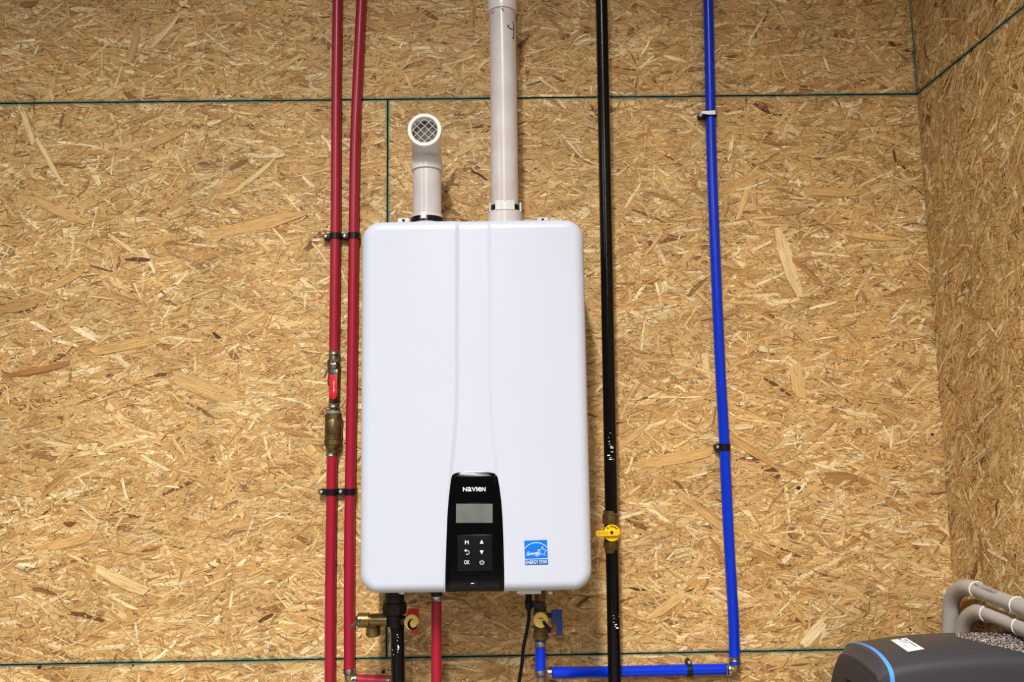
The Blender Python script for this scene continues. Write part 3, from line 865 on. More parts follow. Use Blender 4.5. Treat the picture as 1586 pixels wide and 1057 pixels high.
# mounting lugs at the top and bottom
for x0, x1, y0, y1, o_ in ((616, 634, 338, 352, .012), (832, 849, 337, 352, .012)):
    bm = nb(); a = P(x0, y0, o_); b = P(x1, y0, o_); zz = hz1 - .01; hh = a.z - zz; rr = .005
    pts = [Vector((a.x, -o_, zz)), Vector((b.x, -o_, zz))]
    pts += [Vector((b.x - rr + rr * math.cos(t), -o_, a.z - rr + rr * math.sin(t))) for t in [math.pi / 2 * q / 5 for q in range(6)]]
    pts += [Vector((a.x + rr - rr * math.sin(t), -o_, a.z - rr + rr * math.cos(t))) for t in [math.pi / 2 * q / 5 for q in range(6)]]
    prism(bm, pts, Vector((0, o_ - .0022, 0))); lug = obj('mounting_lug', bm, 'white_steel', heater)
    bm = nb(); q = P((x0 + x1) / 2, y0 + 3.2, o_); lathe(bm, q - NORM * .001, NORM, [(0, .003), (.003, .003), (.0035, .002)], 12); obj('screw', bm, 'steel_dark', lug)
bm = nb(); a = P(801, 915, .2); b = P(838, 920.5, .2); prism(bm, [Vector((a.x, -.2, hz0 + .004)), Vector((b.x, -.2, hz0 + .004)), Vector((b.x, -.2, b.z)), Vector((a.x, -.2, b.z))], Vector((0, .05, 0)), .0008)
obj('knockout_plate', bm, 'white_steel', heater)
for x in (623.5, 853):
    bm = nb(); q = P(x, 919, .2)
    lathe(bm, q + Vector((0, 0, -.002)), UP, [(0, .003), (.001, .008), (.006, .009)], 16); obj('cover_screw', bm, 'steel', heater)

# control panel: curved glossy inlay
edge = [(932 - 14, 689.2, 781.3), (880, 689.9, 780.9), (840, 691.2, 779.8), (800, 692.8, 778.3), (775, 694.6, 776.3), (755, 696.8, 773.6), (742, 698.6, 771.4), (737, 700.0, 769.8), (734.2, 703, 766.6), (732.6, 708, 761), (731.9, 716, 753)]
bm = nb(); rows = []
NXp = 40
den = []
for (y0, a0, b0), (y1, a1, b1) in zip(edge, edge[1:]):
    for k in range(6):
        t = k / 6; den.append((y0 + (y1 - y0) * t, a0 + (a1 - a0) * t, b0 + (b1 - b0) * t))
den.append(edge[-1])
for y, a, b in den:
    pa, pb = P(a, y, HF), P(b, y, HF); row = []
    for i in range(NXp + 1):
        s = i / NXp; s = s - math.sin(2 * math.pi * s) / (2 * math.pi) * .6; x = pa.x + (pb.x - pa.x) * s; z = pa.z + (pb.z - pa.z) * s
        z = max(z, hz0 + 0.0015)
        h_ = cover_off(x, max(z, hz0 + .014))
        dtop = P(735, 731.9, HF).z - z; dtop = abs(dtop)
        ds = min(x - pa.x, pb.x - x)
        lift = .0052 * sstep(ds / .012 + .25) * (0.30 + 0.70 * math.sqrt(max(0, 1 - (1 - min(1, dtop / .02)) ** 2)))
        dbot = z - hz0
        if dbot < .014: lift -= (.014 - math.sqrt(max(0, .014 ** 2 - (.014 - dbot) ** 2))) * .9
        row.append(bm.verts.new(Vector((x, -(h_ + lift), z))))
    rows.append(row)
PANEL_PTS = rows
for a, b in zip(rows, rows[1:]):
    for i in range(NXp): bm.faces.new((a[i], a[i + 1], b[i + 1], b[i]))
loop = rows[0][:] + [r[-1] for r in rows[1:]] + rows[-1][::-1][1:] + [r[0] for r in rows[::-1][1:-1]]
rim = [v.co.copy() for v in loop]
sk = [bm.verts.new(Vector((v.co.x, v.co.y + .008, v.co.z))) for v in loop]
for k in range(len(loop)): bm.faces.new((loop[k], sk[k], sk[(k + 1) % len(loop)], loop[(k + 1) % len(loop)]))
bmesh.ops.recalc_face_normals(bm, faces=bm.faces[:])
pbvh = BVHTree.FromBMesh(bm)
panel = obj('control_panel', bm, 'gloss_black', heater, ang=60); panel['label'] = 'glossy black control panel tapering towards its top'
# white bead added round the inlay to stand in for the recess highlight
nr = len(rows[0])
path = rim[nr - 1:]
path = [Vector((v.x, v.y + .0022, v.z)) for v in path] + [Vector((rim[0].x, rim[0].y + .0022, rim[0].z))]
path2 = [path[0]]
for p_ in path[1:]:
    if (p_ - path2[-1]).length > .0012: path2.append(p_)
bm = nb(); sweep(bm, path2, .0017, 10); obj('highlight_bead', bm, 'enamel', heater)


def on_panel(x, y, lift=.0002):
    d = ray(x, y); hit, nrm, i_, ds = pbvh.ray_cast(CAM, d)
    if hit is None: hit = P(x, y, HF + .005)
    return hit - d * lift


PO = -on_panel(735, 800).y - .0006


def flat_panel(name, x0, x1, y0, y1, thick, mt, parent, r=.0015, extra=0.0):
    bm = nb(); o_ = PO + extra
    a, b, c_, d_ = P(x0, y0, o_), P(x1, y0, o_), P(x1, y1, o_), P(x0, y1, o_)
    prism(bm, [a, b, c_, d_], NORM * thick, min(r, thick * .45)); return obj(name, bm, mt, parent)


flat_panel('display', 706.3, 763, 780.5, 810.2, .0008, 'lcd', panel)
for args in ((705, 764.4, 779.2, 780.5), (705, 764.4, 810.2, 811.4), (705, 706.3, 779.2, 811.4), (763, 764.4, 779.2, 811.4)):
    flat_panel('display_frame', *args, .0014, 'gloss_black', panel)
kp = flat_panel('keypad', 708.6, 762, 829, 884, .0012, 'keypad', panel)
kp['label'] = 'square matt touch keypad with six white symbols'
bm = nb(); kz = PO + .0004
q = [P(709, 829.6, kz), P(761.5, 829.3, kz), P(761.8, 883.7, kz), P(709.3, 884, kz)]
sweep(bm, q + [q[0]], .0007, 6); obj('keypad_rim', bm, mat('rim_grey', (70, 70, 72), .3), panel)
KO = PO + .0012 + .0002
for t_, x, y, w, h_ in (('M', 722.9, 840.6, 5.6, 6.0), ('OK', 723.2, 871.3, 8.2, 6.2)):
    c = P(x, y, KO); text_mesh(t_, R(h_, c), R(w, c), c, RIGHT, UP, 'print_white', kp, 'lettering')
bm = nb()
for x, y, s in ((746, 839.6, 1), (746, 856, -1)):
    prism(bm, [P(x - 2.9, y + 2.9 * s, KO), P(x + 2.9, y + 2.9 * s, KO), P(x, y - 3.2 * s, KO)], NORM * .0003)
# return arrow and power ring
ar = [(720.3, 853.2), (724.5, 853.2), (726.6, 855), (726.6, 857.4), (724.8, 859.2), (722, 859.2)]
sweep(bm, [P(x, y, KO) for x, y in ar], R(.45, P(723, 856, KO)), 6)
prism(bm, [P(722.2, 850.6, KO), P(722.2, 855.8, KO), P(719, 853.2, KO)], NORM * .0003)
sweep(bm, [P(746.4 + 3.1 * math.sin(math.radians(a)), 871.6 - 3.1 * math.cos(math.radians(a)), KO) for a in range(35, 326, 15)], R(.45, P(723, 856, KO)), 6)
sweep(bm, [P(746.4, 868, KO), P(746.4, 871.6, KO)], R(.45, P(723, 856, KO)), 6)
obj('symbols', bm, 'print_white', kp)
# maker's word on the panel, unequal letter forms of one height
LO = PO + .0004
for ch, x0, x1 in (('N', 717.0, 723.3), ('a', 724.3, 730.2), ('V', 730.6, 736.8), ('I', 737.6, 739.2), ('e', 740.2, 745.8), ('N', 746.6, 752.0)):
    c = P((x0 + x1) / 2, 758.2, LO); text_mesh(ch, R(6.7, c), R(x1 - x0, c), c, RIGHT, UP, 'print_white', panel, 'lettering', bold=.012)
bm = nb(); sweep(bm, catmull([P(722.5, 906.5, PO - .0002), P(727, 904.8, PO), P(734, 904.2, PO), P(741, 904.8, PO), P(745.5, 906.5, PO - .0002)], 4), .0008, 6)
obj('finger_ridge', bm, 'gloss_black', panel)

# blue efficiency sticker
s0 = [(811.9, 838.0), (847.2, 836.5), (848.9, 874.5), (813.3, 876.0)]
SO = max(cover_off(P(x, y, HF).x, P(x, y, HF).z) for x, y in s0) - .0002
bm = nb(); prism(bm, [P(x, y, SO) for x, y in s0], NORM * .0005); stk = obj('rating_sticker', bm, 'sticker_blue', heater, smooth=False)
stk['label'] = 'square blue energy sticker with white star and lettering'


def S(u, v, o=0.0007):   # sticker coordinates 0..1, v downwards
    a = (s0[0][0] + (s0[1][0] - s0[0][0]) * u, s0[0][1] + (s0[1][1] - s0[0][1]) * u)
    b = (s0[3][0] + (s0[2][0] - s0[3][0]) * u, s0[3][1] + (s0[2][1] - s0[3][1]) * u)
    return P(a[0] + (b[0] - a[0]) * v, a[1] + (b[1] - a[1]) * v, SO + o)


bm = nb(); prism(bm, [S(.01, .79, .0004), S(.99, .79, .0004), S(.99, .99, .0004), S(.01, .99, .0004)], NORM * .0003); obj('sticker_band', bm, 'sticker_dark', stk, smooth=False)
w1 = R(.42, S(.5, .5))
bm = nb()
arc = [S(.5 + .66 * math.sin(t), .10 + .66 - .66 * math.cos(t)) for t in [math.radians(a) for a in range(-49, 50, 7)]]
sweep(bm, arc, w1, 6)
sweep(bm, [S(0, .765), S(1, .765)], w1, 6)
star = []
for k in range(11):
    a = math.radians(-90 + 36 * k + 4); rr = (.21 if k % 2 == 0 else .095)
    star.append(S(.775 + rr * math.cos(a), .47 + rr * math.sin(a) * .95))
sweep(bm, star, w1 * .9, 6)
scr = [(.05, .60), (.14, .57), (.20, .50), (.17, .44), (.12, .50), (.14, .58), (.20, .59), (.25, .52), (.26, .58), (.29, .50), (.33, .51), (.33, .58), (.38, .55), (.37, .49), (.40, .56), (.44, .52), (.45, .48), (.48, .54), (.52, .47), (.50, .56), (.46, .64), (.52, .56), (.56, .50), (.59, .47), (.57, .58), (.53, .67), (.60, .58), (.66, .50)]
sweep(bm, catmull([S(x, y + .01) for x, y in scr], 3), w1 * .9, 5)
sweep(bm, [S(.58, .44), S(.66, .41)], w1 * .9, 5)
obj('sticker_print', bm, 'print_white', stk)
c = S(.5, .885, .0008); text_mesh('ENERGY STAR', R(5.4, c), R(33, c), c, (S(1, .5) - S(0, .5)), UP, 'print_white', stk, 'lettering')

# vent collars on top of the heater
zt = hz1


def vent_ring(parent, cxx, off, r, z0, prof, name, mt, seg=40):
    bm = nb(); lathe(bm, Vector((cxx, -off, z0)), UP, prof, seg); return obj(name, bm, mt, parent)


VO = 0.095
pI = P(661.5, 300, VO); rI = R(22, pI)
pE = P(781.6, 300, VO); rE = R(21.2, pE)
zI = P(661.5, 338, VO).z; zE = P(782, 331, VO).z
vent_ring(heater, pI.x, VO, rI, zt - .012, [(0, rI * 1.25), (.006, rI * 1.25), (.008, rI * 1.12), (zI - zt + .012 + .004, rI * 1.12)], 'vent_collar', 'pvc')
vent_ring(heater, pE.x, VO, rE, zt - .012, [(0, rE * 1.28), (zE - zt + .010, rE * 1.28), (zE - zt + .014, rE * 1.16), (zE - zt + .016, rE * 1.1)], 'vent_collar', 'pvc')

# ------------------------------------------------------------------ short intake vent with screened elbow
it = empty('intake_vent', (pI.x, -VO, zt), 'short white vent pipe with a screened elbow on top of the heater', 'vent pipe')
zs0 = P(661.5, 337, VO).z; zsk0 = P(661.5, 265.5, VO).z; zsk1 = P(661.5, 247, VO).z
bm = nb(); lathe(bm, Vector((pI.x, -VO, zI + .0042)), UP, [(0, rI), (zsk0 + .01 - zI - .0042, rI)], 40); obj('tube', bm, 'pvc', it)
ws = rI * 1.10
bm = nb(); lathe(bm, Vector((pI.x, -VO, zsk0)), UP, [(0, rI * 1.0), (0, ws), (.003, ws * 1.01), (zsk1 - zsk0 - .002, ws), (zsk1 - zsk0, ws * .97)], 40); obj('socket', bm, 'pvc_white', it)
ro = R(26.4, P(657.2, 200.5, VO + .075))
cO = P(657.2, 200.5, VO + .068)           # centre of the round opening
ze = cO.z; 
pts = [Vector((pI.x, -VO, zsk1 - .004))]
rad_el = (ze - zsk1)
for k in range(0, 11):
    a = math.pi / 2 * k / 10
    q_ = rad_el * .92
    pts.append(Vector((pI.x + (cO.x - pI.x) * (k / 10) ** 2, -VO - q_ * (1 - math.cos(a)), (ze - q_) + q_ * math.sin(a))))
pts[0].z = min(pts[0].z, pts[1].z - .001)
tail = pts[-1] + NORM * .002
bm = nb(); sweep(bm, pts + [tail], [rI * 1.03] * len(pts) + [rI * 1.03], 36); el = obj('elbow', bm, 'pvc_white', it)
yf = tail.y - .028; ms = tail.y + .002
bm = nb(); ri = ro * .745
lathe(bm, Vector((cO.x, ms, cO.z)), NORM, [(0, rI * 1.0), (.003, rI * 1.03), (.010, ro * .97), (.012, ro), (ms - yf - .001, ro), (ms - yf, ro * .985), (ms - yf, ri * 1.08),
                                    (ms - yf - .003, ri), (.004, ri), (.004, .0001)], 48, cap=False)
mo = obj('mouth', bm, 'pvc_white', it)
bm = nb(); lathe(bm, Vector((cO.x, yf + .021, cO.z)), NORM, [(0, ri * .99), (.001, ri * .99)], 40)  # disc whose grey-brown colour paints the shade inside the elbow
obj('inside_shade', bm, mat('vent_inside', (104, 98, 90), .8, noise=.12, nscale=20), mo)
bm = nb(); sp_ = ri * .47
for sgn in (1, -1):
    for k in (-.66, -.2, .26, .72):
        d = k * ri * .96
        hl = math.sqrt(ri * ri - d * d)
        dx = Vector((1, 0, sgn)).normalized(); dn = Vector((-sgn, 0, 1)).normalized()
        c = Vector((cO.x, yf + .004 + (.001 if sgn > 0 else 0), cO.z)) + dn * d
        sweep(bm, [c - dx * hl, c + dx * hl], .0007, 6)
obj('grille', bm, 'pvc_white', mo)
bm = nb(); lathe(bm, Vector((pI.x, -VO, zI - .014)), UP, [(0, rI * 1.10), (.0005, rI * 1.15), (.012, rI * 1.15), (.0125, rI * 1.10)], 40); obj('hose_clamp', bm, 'steel_dark', heater)
bm = nb(); box(bm, Vector((pI.x - .004, -VO - rI * 1.16, zI - .003)), .012, .004, .014, .001); obj('clamp_tab', bm, 'pvc_white', heater)

# ------------------------------------------------------------------ tall exhaust pipe
ex = empty('exhaust_pipe', (pE.x, -VO, zt), 'tall white exhaust pipe rising from the heater top to the ceiling', 'vent pipe')
pe_pts = [Vector((P(782.0, 331, VO).x, -VO, zE + .0042)), P(781.4, 290, VO), P(779.8, 115, VO), P(778.1, 24, VO)]
bm = nb(); sweep(bm, pe_pts + [P(777.9, 14, VO)], [rE] * 5, 44); obj('tube', bm, 'pvc', ex)
q0, q1 = P(778, 26, VO), P(777.6, -40, VO)
bm = nb(); axp = (q1 - q0).normalized(); rc_ = R(22.8, q0)
q1 = P(777.7, 6, VO); LL = (q1 - q0).length
lathe(bm, P(778, 21, VO), axp, [(0, rE * 1.0), (0, rc_ * .99), (.002, rc_), (LL * .9, rc_), (LL, rc_ * .97), (LL + .001, rE * .96)], 44); obj('coupling', bm, 'pvc_white', ex)
bm = nb(); sweep(bm, to_z([P(777.8, 12, VO), P(777.5, -20, VO)], 3.04), rE * .985, 44); obj('upper_tube', bm, 'pvc', ex)
# primer stains and marker squiggle on the pipe


def on_cyl(x, y, c_of, r, off):
    c = P(c_of(y), y, off); p = P(x, y, off); dx = p.x - c.x
    dx = max(-r * .97, min(r * .97, dx * (1 - r / 1.65)))
    return Vector((c.x + dx, -off - math.sqrt(r * r - dx * dx), p.z)), dx


cof = lambda y: 778.1 + (y - 24) * (3.5 / 300)
bm = nb()
marks = [[(793.5, 41), (795.3, 44.5), (795.6, 50), (795.6, 57), (795.2, 66), (793, 65.5)], [(795.4, 52), (791, 53), (787.5, 51.5), (786.5, 49.5), (788.3, 48.6)]]
for mk in marks:
    sweep(bm, catmull([on_cyl(x, y, cof, rE + .0002, VO)[0] for x, y in mk], 4), .0012, 6)
obj('marker_scribble', bm, 'ink', ex)['label'] = 'dark purple marker squiggle near the pipe top'
for spot in ([(760, 24.5), (766, 23.2), (765, 25), (762.5, 27)], [(775, 22), (780, 22), (780.5, 27), (779, 27)]):
    bm = nb(); vv = [bm.verts.new(on_cyl(x, y + 1.5, cof, rE + .0004, VO)[0]) for x, y in spot]; bm.faces.new(vv); obj('primer_stain', bm, 'primer', ex, smooth=False)
# band clamp
zc = P(782, 326, VO)
bm = nb(); rcl = rE * 1.19
lathe(bm, Vector((pE.x, -VO, P(782, 330.5, VO).z)), UP, [(0, rcl * .96), (.0005, rcl), (R(9, zc), rcl), (R(9, zc) + .0005, rcl * .96)], 44); obj('hose_clamp', bm, 'steel_dark', heater)
bm = nb()
for a0, a1 in ((-62, -57), (-32, 32), (62, 70)):
    vs = []
    for rr_, s in ((rcl + .0002, 0), (rcl + .0034, 1)):
        for k in range(9):
            a = math.radians(a0 + (a1 - a0) * k / 8)
            for zz in (P(782, 331.5, VO).z, P(782, 317.5, VO).z): vs.append(Vector((pE.x + rr_ * math.sin(a), -VO - rr_ * math.cos(a), zz)))
    b2 = nb(); V = [b2.verts.new(v) for v in vs]
    for k in range(8):
        i0 = 2 * k
        b2.faces.new((V[i0], V[i0 + 1], V[i0 + 3], V[i0 + 2])); j0 = 18 + i0
        b2.faces.new((V[j0], V[j0 + 2], V[j0 + 3], V[j0 + 1]))
        b2.faces.new((V[i0 + 1], V[j0 + 1], V[j0 + 3], V[i0 + 3])); b2.faces.new((V[i0], V[i0 + 2], V[j0 + 2], V[j0]))
    b2.faces.new((V[0], V[18], V[19], V[1])); b2.faces.new((V[16], V[17], V[35], V[34]))
    join(bm, b2)
bmesh.ops.recalc_face_normals(bm, faces=bm.faces[:])
obj('collar_fingers', bm, 'pvc_white', heater)
bm = nb(); q = P(809, 328, VO + .01); lathe(bm, q, Vector((.6, -1, 0)), [(0, .0045), (.003, .0045), (.0035, .002)], 12); lathe(bm, q + Vector((-.012, .006, 0)), RIGHT, [(0, .004), (.014, .004)], 12)
obj('clamp_screw', bm, 'steel', heater)
bm = nb(); q = P(782.6, 333, VO)
sweep(bm, [Vector((pE.x + .0005, -VO - rE * 1.29, zE + .001)), Vector((pE.x + .0005, -VO - rE * 1.2, zE + .006)), Vector((pE.x, -VO - rcl - .0036, P(782, 317.5, VO).z))], .0007, 6)
obj('mould_seam', bm, 'steel_dark', heater)

# ------------------------------------------------------------------ under the heater, hot side
UO = 0.12
def PU(x, y, o=UO): return P(x, y, o)


rr = R(1, PU(700, 980))
e = empty('service_valve', (PU(612, 945).x, -UO, hz0), 'dark brass service valve with red handle and round yellow cap under the heater', 'valve')
bm = nb(); top = PU(611.5, 905); 
l = lambda y: (top - PU(611.5, y)).length
lathe(bm, top, -UP, [(0, 15 * rr), (l(934), 15 * rr), (l(934), 17.5 * rr), (l(938), 18.5 * rr), (l(950), 18 * rr), (l(953), 13 * rr), (l(966), 12.5 * rr), (l(970), 12 * rr)], 28)
obj('body', bm, 'dark_fitting', e)
bm = nb(); lathe(bm, PU(611.5, 950), UP, [(0, 17 * rr), (l(948) - l(946), 19.5 * rr), (13 * rr, 19.5 * rr), (15 * rr, 17 * rr)], 8, .3); obj('union_nut', bm, 'dark_fitting', e)
bm = nb(); c = PU(638.2, 963, UO + .02); rd = 11.6 * rr
sweep(bm, [PU(615, 962), PU(636, 963)], 8 * rr, 16)
obj('side_port', bm, 'dark_fitting', e)
bm = nb(); prism(bm, [PU(x, y, UO - .002) for x, y in ((633, 943), (649, 943), (649.5, 966), (648.3, 981), (638, 981.5), (637, 962), (629, 955))], NORM * .006, .001); obj('handle', bm, 'valve_red', e)
bm = nb(); lathe(bm, c, NORM, [(0, rd * .9), (.003, rd), (.008, rd), (.01, rd * .93)], 32); cp = obj('cap', bm, 'pale_yellow', e)
bm = nb(); sweep(bm, catmull([c + NORM * .0102 + Vector((rd * a, 0, rd * b)) for a, b in ((.25, .42), (-.15, .3), (-.35, -.1), (-.25, -.55), (.15, -.8), (.6, -.6), (.9, -.1))], 4), [.0004 + .0022 * math.sin(math.pi * k / 24) for k in range(25)], 8)
obj('strap_curl', bm, 'black_rubber', cp)

# relief valve
e = empty('relief_valve', (PU(585, 960).x, -UO, PU(585, 960).z), 'small brass pressure relief valve with a wire lever, left under the heater', 'valve')
bm = nb(); a = PU(600, 960.5); ax_ = -RIGHT; l = lambda x: (a - PU(x, 960.5)).length
lathe(bm, a, ax_, [(0, 9.5 * rr), (l(585), 9.8 * rr), (l(574), 9.8 * rr), (l(573.5), 8 * rr), (l(571.5), 8 * rr), (l(571.5), 11 * rr), (l(556), 11.2 * rr), (l(553.8), 9.5 * rr)], 28)
obj('body', bm, 'brass', e)
bm = nb(); a = PU(578, 964); l = lambda y: (a - PU(578, y)).length
lathe(bm, a, -UP, [(0, 8.5 * rr), (l(970), 9 * rr), (l(971), 11 * rr), (l(982), 11.4 * rr), (l(984), 11 * rr), (l(985.5), 9.5 * rr)], 28); obj('outlet', bm, 'brass', e)
bm = nb(); lathe(bm, PU(554.5, 962.5, UO + .004), -RIGHT + NORM * .5, [(0, 7.5 * rr), (.004, 7 * rr), (.006, 3 * rr)], 20); obj('end_cap', bm, 'steel_dark', e)
bm = nb(); sweep(bm, [PU(557, 962, UO + .014), PU(549, 968.5, UO + .02), PU(543.5, 973.5, UO + .022)], .0012, 8); sweep(bm, [PU(559, 959, UO + .014), PU(551, 964, UO + .02), PU(542.5, 970.5, UO + .022)], .0012, 8)
sweep(bm, [PU(543.5, 973.5, UO + .022), PU(542.5, 970.5, UO + .022)], .0012, 8)
lathe(bm, PU(555.5, 965, UO + .010), NORM, [(0, .0025), (.006, .0025)], 12)
obj('lever', bm, 'steel', e)

dp = [PU(612, 962), PU(615.5, 975), PU(616, 1010), PU(617, 1057)]
e = empty('black_drop_pipe', (dp[-1].x, -UO, 0), 'black iron drop pipe under the dark service valve on the left of the heater', 'pipe')
bm = nb(); sweep(bm, to_z(dp, 0.0), R(10.6, dp[1]), 28); obj('tube', bm, 'black_iron', e)
bm = nb()
for x, y, w in ((617, 981, 3), (618, 985, 2.5), (617, 990, 2), (618, 998.5, 4), (618.5, 1001, 4.5), (618, 1004, 3), (617.5, 1008, 2), (609, 1005, 1.5), (611, 1012, 1.5)):
    p = PU(x, y, UO); cxp = PU(616, y).x; r_ = R(10.6, dp[1]); dx = p.x - cxp
    box(bm, Vector((p.x, -UO - math.sqrt(r_ * r_ - dx * dx), p.z)), R(w * .6, p), .0012, R(w * .45, p))
o = obj('paint_flecks', bm, 'print_white', e, smooth=False); o['kind'] = 'stuff'

hpq = [PU(676.5, 905, .14), PU(676, 935, .14), PU(676, 1057, .14)]
e = empty('red_water_pipe', (hpq[-1].x, -.14, 0), 'red hot water pipe dropping straight down under the middle of the heater', 'pipe')
bm = nb(); sweep(bm, to_z([PU(676.2, 924, .14)] + hpq[1:], 0.0), R(8.0, hpq[1]), 24); obj('tube', bm, 'red_pex', e)
crimp(e, PU(676.4, 926.5, .14), UP, R(8.3, hpq[1]), R(8, hpq[1]))
bm = nb(); sweep(bm, [PU(676.5, 904, .14), PU(676.3, 923, .14)], R(9, hpq[1]), 20); obj('fitting', bm, 'dark_fitting', e)

# ------------------------------------------------------------------ under the heater, cold side
e = empty('service_valve', (PU(836, 960).x, -UO, hz0), 'brass service valve with blue handle and round yellow cap under the heater', 'valve')
bm = nb(); top = PU(836, 905); l = lambda y: (top - PU(836.5, y)).length
lathe(bm, top, -UP, [(0, 8.5 * rr), (l(944), 8.5 * rr), (l(946), 10.5 * rr), (l(978), 10.8 * rr), (l(984), 10.5 * rr), (l(984.5), 11.8 * rr), (l(989), 11.8 * rr), (l(990), 8 * rr), (l(994), 7.5 * rr)], 28)
obj('body', bm, 'brass_dull', e)
bm = nb(); lathe(bm, PU(836.5, 944.5), UP, [(0, 8 * rr), (.001, 10 * rr), (5 * rr, 10 * rr), (5.2 * rr, 8 * rr)], 24); lathe(bm, PU(833.5, 940.5), UP, [(0, 10 * rr), (.001, 11 * rr), (8 * rr, 11 * rr), (8.5 * rr, 9.5 * rr)], 24)
obj('collar', bm, 'collar_blue', e)
bm = nb(); c = PU(837.2, 959.8, UO + .018); lathe(bm, c + Vector((0, .012, 0)), NORM, [(0, rd * .7), (.012, rd * .75), (.012, rd * .98), (.014, rd), (.019, rd), (.021, rd * .94)], 32); obj('cap', bm, 'pale_yellow', e)
bm = nb(); prism(bm, [PU(x, y, UO + .028) for x, y in ((839.5, 963.5), (842.5, 961), (854.5, 976), (853, 980), (849.5, 980.5))], NORM * .005, .001); obj('strap', bm, 'black_rubber', e)
bm = nb(); box(bm, c + NORM * .0092 + Vector((-.003, 0, .004)), .004, .0006, .0012); box(bm, c + NORM * .0092 + Vector((.001, 0, .004)), .006, .0006, .001); obj('embossed_mark', bm, 'black_rubber', e)
bm = nb(); prism(bm, [PU(x, y, UO + .004) for x, y in ((853.8, 944.3), (870.3, 944.3), (870.8, 983.5), (861.8, 983.5), (861, 964), (853.8, 963.5))], NORM * .008, .0014); hd = obj('handle', bm, 'valve_blue', e)
bm = nb(); sweep(bm, [PU(840, 954, UO), PU(860, 954, UO + .004)], 4 * rr, 14); obj('stem', bm, 'dark_fitting', e)

cpq = [PU(837, 991), PU(836.9, 1038)]
e = empty('blue_water_pipe', (cpq[-1].x, -UO, cpq[-1].z), 'short vertical blue pipe between the brass service valve and the tee', 'pipe')
rcb = R(8.1, cpq[0])
bm = nb(); sweep(bm, [cpq[0], PU(837, 1015), PU(837, 1047)], rcb, 24); obj('tube', bm, 'blue_pex', e)
crimp(e, PU(837, 997), UP, rcb * 1.03, R(8.5, cpq[0])); crimp(e, PU(837.1, 1041.5), UP, rcb * 1.04, R(7.5, cpq[0]))
e = empty('tee_fitting', (cpq[-1].x, -UO, 0.95), 'brass tee under the short vertical blue pipe at the bottom edge', 'pipe fitting')
bm = nb(); sweep(bm, [PU(837.5, 1048), PU(837.8, 1090)], R(6.6, cpq[0]), 24)
obj('body', bm, 'brass_bright', e)
bm = nb(); sweep(bm, catmull([P(850, 1044, .102), P(845, 1047, .108), P(840, 1054, UO - .004)], 5), R(6, cpq[0]), 16); obj('branch', bm, 'brass_bright', e)
bm = nb(); sweep(bm, to_z([PU(838, 1088), PU(838.1, 1110)], 0.0), rcb, 20); obj('lower_tube', bm, 'blue_pex', e)

# power cord
e = empty('power_cord', (PU(818, 925).x, -.15, hz0), 'black power cord hanging below the heater beside the blue-handled valve', 'cord')
cd = catmull([PU(819, 938, .15), PU(819, 960, .15), PU(815, 983, .15), PU(810.8, 1004, .148), PU(808.2, 1030, .146), PU(804, 1057, .144), PU(799, 1085, .14)], 5)
bm = nb(); sweep(bm, to_z(cd, 0.0), R(2.7, cd[0]), 14); obj('cable', bm, 'black_rubber', e)
bm = nb(); a = PU(818.6, 905, .15); l = lambda y: (a - PU(818.6, y, .15)).length
lathe(bm, a, -UP, [(0, 5 * rr), (l(931), 5 * rr), (l(931), 6 * rr), (l(940), 6 * rr), (l(946), 3.4 * rr)], 18); obj('cable_gland', bm, 'black_rubber', e)

# ------------------------------------------------------------------ grey conduits along the right wall
XC = 0.920


def conduit(pts, rings, label, rpx, txt=None):
    w = [PX(x, y, XC) for x, y in pts]
    r = R(rpx, w[2])
    path = catmull(w, 8)
    zlow = 0.02
    path = [Vector((path[0].x, path[0].y, zlow))] + path
    e = empty('conduit_pipe', (path[0].x, path[0].y, zlow), label, 'conduit', 'grey conduits along the right wall')
    n_ = len(pts)
    # radius a little larger up to the first ring (socket of the bend)
    c0 = PX(*rings[0], XC); ks = min(range(len(path)), key=lambda i: (path[i] - c0).length)
    bm = nb(); sweep(bm, path[:ks + 1], r * 1.1, 28); obj('bend', bm, 'conduit', e)
    c1 = PX(*rings[1], XC); k1 = min(range(len(path)), key=lambda i: (path[i] - c1).length)
    bm = nb(); sweep(bm, path[ks - 1:], r, 28); obj('tube', bm, 'conduit', e)
    for i, c in enumerate((c0, c1)):
        kk = ks if i == 0 else k1
        d = (path[min(kk + 1, len(path) - 1)] - path[kk - 1]).normalized()
        rs_ = r * 1.1
        bm = nb()
        ring = []
        s, u_ = frame(d)
        ring = [path[kk] + (s * math.cos(2 * math.pi * k / 32) + u_ * math.sin(2 * math.pi * k / 32)) * rs_ for k in range(33)]
        sweep(bm, ring, .0013, 8, cap=False); obj('glue_ring', bm, 'ring_cream', e)
    d = (path[-1] - path[k1]).normalized()
    bm = nb(); lathe(bm, path[k1], d, [(0, r * .99), (0, r * 1.1), (.07, r * 1.1), (.07, r * .99)], 28); obj('coupling', bm, 'conduit', e)
    if txt:
        t0_, t1_ = PX(*txt[1], XC), PX(*txt[2], XC); dx = (t1_ - t0_).normalized()
        mid = (t0_ + t1_) / 2; n0 = (Vector((0, 0, 1)) * .80 + Vector((-1, 0, 0)) * .6); n0 = (n0 - dx * n0.dot(dx)).normalized()
        ey = n0.cross(dx)
        text_mesh(txt[0], R(5.0, mid), (t1_ - t0_).length, mid + n0 * (r + .0002), dx, ey, 'ink', e, 'lettering')
    return e


